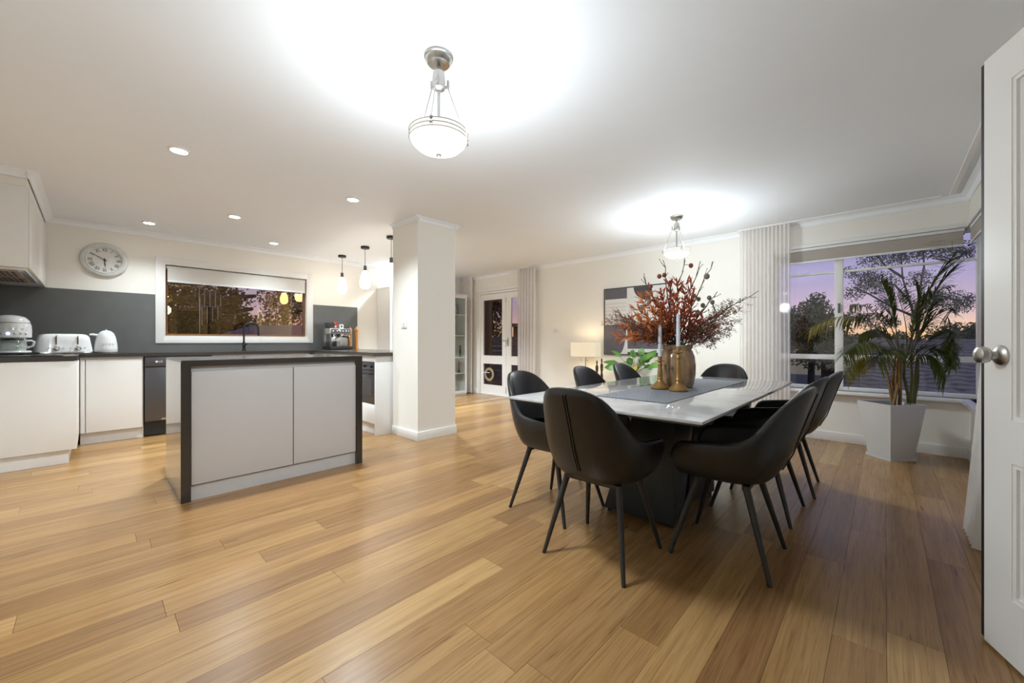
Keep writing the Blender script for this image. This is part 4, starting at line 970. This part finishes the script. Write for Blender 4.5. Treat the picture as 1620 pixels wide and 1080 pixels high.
curtain('sheer_curtain','narrow sheer curtain between the display cabinet and the garden doors',(5.30,6.10),(5.30,6.42),.012,ctop,4,.036,'sheer2')
curtain('sheer_curtain','white sheer curtain peeking out behind the open white door',(3.05,-.465),(3.36,-.465),.012,ctop,6,.026,'sheer2',.10,8,.12)
for nm,lb,bx in [('curtain_track','white ceiling track above the garden doors',(5.285,5.315,4.40,6.44)),('curtain_track','white ceiling track above the dining window',(5.27,5.30,-.38,1.27)),('curtain_track','white ceiling track along the wall behind the open door',(3.3,5.26,-.455,-.425))]:
    tag(MB().box(*bx,H-.016,H-.0005).build(nm,'trim'),lb,'curtain track')
# ================================================================== PICTURE, SIDEBOARD, LAMP, LILY
pc = thing('framed_print','square abstract print in black frame behind the bouquet','picture',(XR,2.618,.855))
hw = .508; hh = 1.0; xf = -.03
for bx in [(xf,-.0008,-hw,-hw+.014,0,hh),(xf,-.0008,hw-.014,hw,0,hh),(xf,-.0008,-hw+.014,hw-.014,0,.014),(xf,-.0008,-hw+.014,hw-.014,hh-.014,hh)]: MB().box(*bx).build('frame_bar','frame',pc)
cv = MB().box(-.022,-.002,-hw+.014,hw-.014,.014,hh-.014).build('canvas','artwhite',pc)
def art(pts,mat,dx=0): MB().prism(pts,-.0226-dx,-.0221,'x').build('printed_shape',mat,cv)
y = lambda Y: Y-2.618
art([(y(3.108),.835),(y(2.749),.835),(y(2.749),.984),(y(3.108),.984)],'artgrey')
for k in range(6): art([(y(3.10),.48+.055*k),(y(2.76),.48+.055*k),(y(2.76),.505+.055*k),(y(3.10),.505+.055*k)],'artline')
cxa = y(2.40); art([(cxa+.245*math.cos(a),.984-.20*math.sin(a)) for a in [PI*k/24 for k in range(13)]]+[(cxa,.984)],'artdark'); 
art([(cxa,.784),(cxa,.984),(y(2.39),.984),(y(2.39),.784)],'artdark')
art([(y(3.108),.452),(y(2.76),.452)]+[(y(2.76)+.115*(1-math.cos(a)),.452-.436*math.sin(a)) for a in [PI/2*k/10 for k in range(1,11)]]+[(y(3.108),.016)],'artgrey')
art([(y(2.74),.095),(y(2.13),.095),(y(2.13),.452),(y(2.74),.452)],'artgrey')
art([(y(2.74),.016),(y(2.13),.016),(y(2.13),.045),(y(2.74),.045)],'artdark')
sb = thing('sideboard','low white sideboard against the cream wall behind the table','sideboard',(5.20,2.74,0))
MB().box(-.17,.17,-.75,.75,.06,.42).build('body','cab',sb,bevel=.003); MB().box(-.18,.18,-.76,.76,.4205,.44).build('top','cab',sb,bevel=.003)
for k in range(3): MB().box(-.19,-.1705,-.745+k*.5,-.255+k*.5-.005,.07,.415).build('door','cab',sb,bevel=.002)
for a,b_ in ((-.14,-.7),(.14,-.7),(-.14,.7),(.14,.7)): MB().cyl((a,b_,0),(a,b_,.06),.018).build('leg','leg',sb)
SZ = .441
lp = thing('table_lamp','table lamp with cream rectangular shade beside the print','lamp',(5.19,3.34,SZ))
MB().box(-.06,.06,-.09,.09,0,.015).build('base','steel',lp,bevel=.003); MB().cyl((0,0,.015),(0,0,.43),.011).build('stem','chrome',lp,True)
q = MB(); w_,d_ = .215,.085; za,zb_ = .385,.597
q.box(-d_,-d_+.003,-w_,w_,za,zb_).box(d_-.003,d_,-w_,w_,za,zb_).box(-d_+.003,d_-.003,-w_,-w_+.003,za,zb_).box(-d_+.003,d_-.003,w_-.003,w_,za,zb_); q.build('lamp_shade','shade',lp)
for s_ in (-1,1):
    MB().cyl((-.03,s_*.05,.385),(-.03,s_*.05,.335),.0012,n=6).build('pull_cord','black',lp); MB().cyl((-.03,s_*.05,.335),(-.03,s_*.05,.31),.005,.004,8).build('cord_pull','black',lp)
point_light('bulb',(0,0,.50),P_TABLE_LAMP,(1,.82,.58),.03,lp)
for (u,hh_,lb) in ((944,.335,'shorter dark carved standing figure beside the lamp'),(951,.37,'taller dark carved standing figure beside the lamp')):
    Y_ = {944:3.085,951:3.005}[u]
    f_ = MB().lathe([(.022,0),(.022,.02),(.014,.03),(.02,hh_*.3),(.012,hh_*.45),(.02,hh_*.58),(.022,hh_*.72),(.008,hh_*.82),(.013,hh_*.9),(.010,hh_*.97),(.003,hh_)],(0,0,0),14)
    tag(f_.build('carved_figure','figure',None,True,loc=(5.10,Y_,SZ)),lb,'figurine','carved figures')
pp = thing('potted_lily','bright green broad-leaved lily plant in front of the print','plant',(5.10,2.52,SZ))
MB().lathe([(.08,0),(.10,.02),(.115,.15),(.12,.16),(.108,.16),(.10,.14)],(0,0,0),28).build('pot','enamel',pp,True)
MB().lathe([(.10,.13),(.09,.142)],(0,0,0),24).build('soil','soil',pp)
rl = random.Random(5)
for k in range(30):
    a = 2*PI*k/30+rl.uniform(-.2,.2); e = rl.uniform(.35,1.3); L = rl.uniform(.18,.31)
    d_ = Vector((math.cos(a)*math.cos(e)*(.35 if math.cos(a)>0 else .8),math.sin(a)*math.cos(e),math.sin(e))); base = Vector((.02*math.cos(a),.02*math.sin(a),.14)); k1 = base+d_*L
    lf_ = MB().tube([base,base+d_*L*.5+Vector((0,0,.02)),k1],.003,5)
    lf_.leaf(k1,(d_+Vector((0,0,-.35))).normalized(),Vector((-.6+rl.gauss(0,.4),-.55+rl.gauss(0,.4),.55)),rl.uniform(.13,.19)*(.7 if math.cos(a)>.3 else 1),rl.uniform(.07,.095),.35,5)
    lf_.build('leaf','lily' if k not in (5,17) else pm('yellowed_lily_leaf',(.5,.34,.03),.5),pp,True,recalc=False)
# ================================================================== POTTED PALM
PX_,PY_ = 4.97,-.04
pt = thing('potted_palm','tall palm in a tapered pale grey square pot by the window','plant',(PX_,PY_,0))
b = MB(); ht,rt,rbm = .50,.228,.155
rg = lambda r,z: [(-r,0,z),(0,-r,z),(r,0,z),(0,r,z)]
b.v = rg(rbm,.028)+rg(rt,ht)+rg(rt-.02,ht)+rg(rt-.035,ht-.07)
for k in range(3):
    for j in range(4): b.f.append((4*k+j,4*k+(j+1)%4,4*k+4+(j+1)%4,4*k+4+j))
b.f.append((3,2,1,0)); b.f.append((12,13,14,15)); b.build('planter','pot',pt)
b = MB(); b.v = rg(rbm+.012,0)+rg(rbm+.012,.026); b.f = [(3,2,1,0),(4,5,6,7)]+[(j,(j+1)%4,4+(j+1)%4,4+j) for j in range(4)]; b.build('plinth','pot',pt)
b = MB(); b.v = rg(rt-.04,ht-.069)+rg(rt-.046,ht-.055); b.f = [(3,2,1,0),(4,5,6,7)]+[(j,(j+1)%4,4+(j+1)%4,4+j) for j in range(4)]; b.build('soil','soil',pt)
rp_ = random.Random(21); P0 = Vector((PX_,PY_,0)); DP = P0.x*cY+P0.y*sY
for k in range(11):
    left = k<6; bu = 1418 if left else 1440; base = at(bu+rp_.uniform(-7,7),641,DP+rp_.uniform(-.05,.05)); base.z = ht-.06
    tip = at(bu+rp_.uniform(-18,18),rp_.uniform(540,580),DP+rp_.uniform(-.08,.08)); c = [base-P0+(tip-base)*t_+Vector((rp_.gauss(0,.004),rp_.gauss(0,.004),0)) for t_ in (0,.25,.5,.75,1)]
    MB().tube(c,[.013,.012,.011,.010,.007],8).build('cane','cane' if left else 'cane2',pt,True)
fr_ = [((1424,575),(1385,488),(1340,488),(1283,518),0,'palmy'),((1426,570),(1408,480),(1380,488),(1336,508),.05,'palm'),((1436,560),(1462,450),(1500,402),(1546,376),-.32,'palm'),((1440,560),(1470,450),(1510,415),(1552,406),-.40,'palm'),
       ((1432,570),(1446,520),(1452,480),(1455,455),-.05,'palm'),((1440,575),(1475,515),(1515,512),(1553,545),-.35,'palm'),((1440,580),(1478,535),(1515,532),(1551,556),-.42,'palm'),
       ((1434,580),(1462,548),(1486,560),(1498,596),-.35,'palm'),((1416,585),(1392,555),(1362,556),(1338,588),-.15,'palmy'),((1418,580),(1385,530),(1360,535),(1334,562),-.25,'palm'),
       ((1424,565),(1416,500),(1408,470),(1394,446),.05,'palm'),((1436,565),(1452,490),(1475,455),(1512,450),-.1,'palm'),((1430,580),(1425,545),(1408,540),(1388,572),-.3,'palm'),((1436,580),(1448,550),(1470,540),(1496,560),-.25,'palm'),
       ((1428,575),(1405,520),(1385,512),(1360,530),.02,'palm'),((1440,570),(1470,530),(1500,515),(1535,515),-.25,'palm'),((1422,570),(1400,500),(1370,475),(1345,482),-.1,'palm'),((1438,570),(1465,500),(1495,478),(1530,490),-.3,'palm'),
       ((1432,575),(1440,530),(1430,490),(1418,462),-.1,'palm'),((1434,575),(1455,535),(1462,500),(1478,478),-.1,'palm'),((1420,578),(1398,545),(1376,535),(1352,545),-.3,'palm'),((1440,578),(1478,545),(1510,545),(1530,575),-.42,'palm')]
for (p0,p1,p2,p3,dd_,mt) in fr_:
    A_ = [at(*p0,DP),at(*p1,DP+dd_*.4),at(*p2,DP+dd_*.75),at(*p3,DP+dd_)]; c = []
    for i in range(21):
        t_ = i/20; q = A_[0]*(1-t_)**3+A_[1]*3*t_*(1-t_)**2+A_[2]*3*t_*t_*(1-t_)+A_[3]*t_**3; q.x = min(q.x,5.30); q.y = max(q.y,-.42); c.append(q-P0)
    fo = MB().tube(c,[.0048-.0036*i/20 for i in range(21)],6).build('frond','cane2',pt,True); lv_ = MB()
    for i in range(6,21):
        dirv = (c[i]-c[i-1]); dirv = dirv.normalized() if dirv.length>1e-5 else Vector((0,0,1)); sd = dirv.cross(Vector((0,0,1))); sd = sd.normalized() if sd.length>.05 else Vector((sY,-cY,0))
        for s_ in (-1,1):
            for h_ in (0,.33,.66):
                base = c[i]-(c[i]-c[i-1])*h_
                e = (dirv*.75+sd*s_*.62+Vector((0,0,-.20+rp_.gauss(0,.16)))).normalized(); L = (.23-.16*abs(i/20-.6))*rp_.uniform(.75,1.1)
                tipw = base+P0+e*L
                if tipw.x > 5.36 or tipw.y < -.48: L *= .4
                lv_.leaf(base,e,Vector((0,0,1)),L,rp_.uniform(.007,.011),rp_.uniform(.15,.4),4)
    lv_.build('leaflets',mt,fo,True,recalc=False,kind='stuff')
# ================================================================== OUTSIDE
struct(MB().box(-30,60,-40,60,-3.1,-3.0).build('ground','ground'))
ro = random.Random(31)
def tree(name,label,base,top,branches,blobs,n,ls,lm,bm_,tr=.15,cat='tree',group=None):
    base = Vector(base); t = thing(name,label,cat,tuple(base),0,group); top = Vector(top)
    b = MB(); b.tube([base,(base+top)/2+Vector((.05,.05,0)),top],[tr,tr*.8,tr*.6],8)
    for br in branches:
        b.tube([Vector(q) for q in br],[tr*.5*(1-.8*i/len(br)) for i in range(len(br))],6)
    local(b,t).build('trunk',bm_,t,True); lv_ = MB(); tot = sum(bl[1]**2 for bl in blobs)
    for (c_,r_b,sq) in blobs:
        c_ = Vector(c_)
        for k in range(int(n*r_b**2/tot)):
            d_ = Vector((ro.gauss(0,1),ro.gauss(0,1),ro.gauss(0,1))).normalized()*(r_b*ro.uniform(.15,1)**.6); d_.z *= sq
            lv_.leaf(c_+d_,Vector((ro.gauss(0,1),ro.gauss(0,1),ro.gauss(-.3,1))),Vector((ro.gauss(0,1),ro.gauss(0,1),ro.gauss(0,1))),ls*ro.uniform(.6,1.3),ls*.5*ro.uniform(.7,1.2),.1,2)
    local(lv_,t).build('foliage',lm,t,False,recalc=False,kind='stuff'); return t
D = 11.2; g0 = at(1452,560,D); g0.z = -3
def pxl(u,v,d=D): return at(u,v,d)
brs = [[pxl(1452,520),pxl(1440,480),pxl(1428,440),pxl(1425,400)],[pxl(1452,515),pxl(1462,470),pxl(1485,435),pxl(1500,420)],[pxl(1450,515),pxl(1455,460),pxl(1462,420),pxl(1460,385)],
       [pxl(1438,475),pxl(1415,450),pxl(1390,445)],[pxl(1446,500),pxl(1410,485),pxl(1375,465),pxl(1350,455)],[pxl(1466,465),pxl(1500,470),pxl(1520,478)],[pxl(1430,440),pxl(1400,420),pxl(1385,400)],[pxl(1485,435),pxl(1515,410),pxl(1530,395)]]
bl = [(pxl(u,v,D+ro.uniform(-.6,.6)),r/F_PX*D,.75) for (u,v,r) in [(1390,447,26),(1372,440,22),(1352,462,18),(1410,405,24),(1440,398,26),(1470,392,24),(1378,412,18),(1500,398,20),(1525,392,18),(1455,440,20),(1480,470,16),(1505,475,24),(1522,482,18),(1462,480,18),(1430,470,14),(1400,480,16),(1350,500,16),(1380,510,18),(1410,510,14),(1535,400,12),(1535,470,10),(1345,430,12)]]
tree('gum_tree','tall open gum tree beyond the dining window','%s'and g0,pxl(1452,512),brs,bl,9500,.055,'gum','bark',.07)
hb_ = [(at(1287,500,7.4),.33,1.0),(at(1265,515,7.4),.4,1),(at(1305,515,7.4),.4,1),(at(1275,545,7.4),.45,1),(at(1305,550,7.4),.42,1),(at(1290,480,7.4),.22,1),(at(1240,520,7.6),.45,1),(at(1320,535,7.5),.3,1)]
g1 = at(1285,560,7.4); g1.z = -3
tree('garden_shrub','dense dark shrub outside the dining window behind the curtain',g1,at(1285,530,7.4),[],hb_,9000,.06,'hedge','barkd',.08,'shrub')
for k,(u0,u1,v_,d_,lb) in enumerate([(1485,1560,522,24,'distant tree line right of the gum tree'),(1335,1440,528,30,'distant low tree line left of the gum trunk')]):
    c0 = at((u0+u1)/2,560,d_); c0.z = -3
    bl = [(at(u,v_+ro.uniform(0,14),d_+ro.uniform(-2,2)),ro.uniform(.7,1.2)*(.75 if k==0 else .5),.8) for u in range(u0,u1+(60 if k==0 else 1),9)]+[(at(u,v_+26,d_+ro.uniform(-2,2)),.9,.8) for u in range(u0,u1+(60 if k==0 else 1),12)]
    tree('tree_line',lb,c0,at((u0+u1)/2,540,d_),[],bl,9000,.2,'hedge','barkd',.2,'trees')
# neighbour's tiled roof
nr = thing('neighbour_house','neighbouring brick house with grey tiled roof below the dining window','house',(12,-2,-3))
ex,ez,rx,rz,ny = 9.3,.06,14.2,1.02,17; y0_,y1_ = -8.0,.62
for k in range(ny):
    xa,xb = ex+(rx-ex)*k/ny,ex+(rx-ex)*(k+1)/ny; za,zb_ = ez+(rz-ez)*k/ny,ez+(rz-ez)*(k+1)/ny; m_ = MB(); nw = 60
    for i in range(nw+1):
        yy = y0_+(y1_-y0_)*i/nw; wv = .018*math.sin(i*PI/1.0+k)
        for (X_,Z_) in ((xa-.06,za-.045+wv),(xa-.06,za+.03+wv),(xb,zb_+.012+wv)): m_.v.append((X_-12,yy+2,Z_+3))
    for i in range(nw):
        for j in range(2): m_.f.append((3*i+j,3*i+j+1,3*i+3+j+1,3*i+3+j))
    m_.build('tile_course','roof',nr,recalc=False)
MB().box(ex+.25-12,rx-12,y0_+.3+2,y1_-.3+2,0,ez+2.9).build('brick_wall','brick',nr); MB().box(ex-.16-12,ex-.05-12,y0_+2,y1_+2,ez+2.88,ez+2.97).build('gutter','fence',nr)
MB().tube([(rx-12,y0_+2,rz+3),(rx-12,y1_+2,rz+3)],.09,8).build('ridge_cap','roof',nr)
MB().box(10.3-12,10.7-12,.65+2,.95+2,2.6,3.93).build('chimney','brick',nr); MB().box(10.27-12,10.73-12,.62+2,.98+2,3.93,4.0).build('chimney_cap','roof',nr)
cp_ = thing('carport','dark open carport below the shrub outside the dining window','carport',(9.2,2.9,-3))
MB().box(-.9,-.8,-.75,2.4,0,3.55).box(.8,.9,-.75,2.4,0,3.55).box(-.8,.8,2.3,2.4,0,3.55).build('side_wall','post',cp_); MB().box(-.95,.95,-.8,2.45,3.551,3.62).build('roof','post',cp_)
# outside the kitchen window
def kt_at(u,v,Y):
    a = (u-810)/F_PX; return at(u,v,Y/(sY-a*cY))
Yk = 16.0
bl = []
for (u,v,r) in [(275,455,1.3),(300,475,1.4),(330,460,1.5),(355,475,1.4),(280,500,1.5),(320,505,1.6),(360,505,1.5),(385,508,.8),(372,470,.6),(265,480,1.3),(340,520,1.5),(300,525,1.5)]:
    bl.append((kt_at(u,v,Yk+ro.uniform(-1.2,1.2)),r*.62,.9))
c0 = kt_at(330,540,Yk); c0.z = -3
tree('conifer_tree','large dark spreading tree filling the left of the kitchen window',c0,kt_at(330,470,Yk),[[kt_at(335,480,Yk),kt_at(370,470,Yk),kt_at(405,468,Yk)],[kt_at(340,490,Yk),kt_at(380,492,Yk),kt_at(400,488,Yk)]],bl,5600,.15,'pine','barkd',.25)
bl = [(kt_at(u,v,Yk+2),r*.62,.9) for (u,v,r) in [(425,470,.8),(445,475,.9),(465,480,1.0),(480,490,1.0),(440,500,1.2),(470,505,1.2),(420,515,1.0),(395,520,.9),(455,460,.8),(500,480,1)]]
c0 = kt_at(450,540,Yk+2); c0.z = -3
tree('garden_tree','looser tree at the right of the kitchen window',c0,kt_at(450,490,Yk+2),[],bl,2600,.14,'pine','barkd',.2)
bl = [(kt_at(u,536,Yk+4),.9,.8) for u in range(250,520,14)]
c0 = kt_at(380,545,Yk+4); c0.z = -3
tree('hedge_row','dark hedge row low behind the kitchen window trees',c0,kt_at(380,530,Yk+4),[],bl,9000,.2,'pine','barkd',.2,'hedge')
an = thing('tv_antenna','silver roof antenna seen through the kitchen window','antenna',tuple(kt_at(316,526,11)))
o_ = an.location
MB().cyl((0,0,-.25),(0,0,.78),.008).build('mast','steel',an); bt = (kt_at(347,485,11)-o_); b0 = (kt_at(313,485,11)-o_)
MB().tube([b0,bt],.009,6).build('boom','chrome',an)
for k in range(9):
    p = b0+(bt-b0)*(k/8+.06); up = (k%2==0); L = (.42-.018*k); MB().cyl(p,p+Vector((0,0,L if up else -L)),.0045,n=6).build('element','steel',an)
rf = thing('neighbour_roof','low grey metal roof at the bottom of the kitchen window','roof',(3.5,12.5,-3))
b = MB(); p = [kt_at(u,v,Y) for (u,v,Y) in ((340,531,11),(500,533,11),(500,514,13.5),(400,514,13.5))]
b.v = [tuple(q-Vector((3.5,12.5,-3))) for q in p]+[tuple(q-Vector((3.5,12.5,-3))-Vector((0,0,.12))) for q in p]; b.f = [(0,1,2,3),(7,6,5,4),(0,4,5,1),(1,5,6,2),(2,6,7,3),(3,7,4,0)]; b.build('roof_sheet','fence',rf)
MB().box(-1.2,3.0,-1.2,.8,0,3.9).build('house_wall','brick',rf)
# veranda beyond the garden doors
vd = thing('veranda_deck','dark timber deck outside the garden doors','deck',(7.2,5.6,-.06))
for k in range(16): MB().box(-1.6+k*.135,-1.6+k*.135+.13,-2.6,2.6,-.03,.02).build('deck_board','deck',vd)
def ontoX(u,v,X):
    a = (u-810)/F_PX; return at(u,v,X/(cY+a*sY))
vpst = thing('veranda_post','dark timber veranda post behind the left garden door','post',(7.6,ontoX(773,500,7.6).y,-.06))
MB().box(-.07,.07,-.07,.07,.021,2.6).build('post','post',vpst); MB().box(-.09,.09,-.09,.09,.021,.1).build('post_foot','post',vpst)
vb = thing('veranda_beam','dark timber veranda beam above the garden doors','beam',(7.6,5.6,2.55)); MB().box(-.07,.07,-3.2,3.6,0,.2).build('beam','post',vb)
fn = thing('slat_fence','blue grey slatted fence beyond the deck','fence',(9.6,7,-3))
for k in range(16): MB().box(-.02,.02,-.6,6,1.6+k*.165,1.6+k*.165+.14).build('slat','fence',fn)
for k in range(4): MB().box(.021,.10,-.5+k*2,-.4+k*2,0,4.25).build('post','fence',fn)
hs = thing('brick_outbuilding','dark brick outbuilding behind the right garden door','building',(10.2,ontoX(817,520,9.5).y,-3)); 
MB().box(-.4,2.4,-1.9,.42,0,4.55).build('wall','brick',hs); MB().box(-.5,2.5,-2.0,.5,4.55,4.66).build('eave','post',hs)
for z_ in (3.6,4.0,4.25): MB().box(-.42,-.4,-1.8,.40,z_,z_+.03).build('mortar_band','fence',hs)
bl = [(ontoX(u,v,10.6),r,1) for (u,v,r) in [(776,478,.38),(785,480,.4),(788,495,.38),(783,510,.38),(778,525,.4),(764,485,.35),(764,505,.38),(765,525,.4),(790,470,.35),(757,500,.4),(795,535,.35)]]
c0 = ontoX(775,545,10.6); c0.z = -3
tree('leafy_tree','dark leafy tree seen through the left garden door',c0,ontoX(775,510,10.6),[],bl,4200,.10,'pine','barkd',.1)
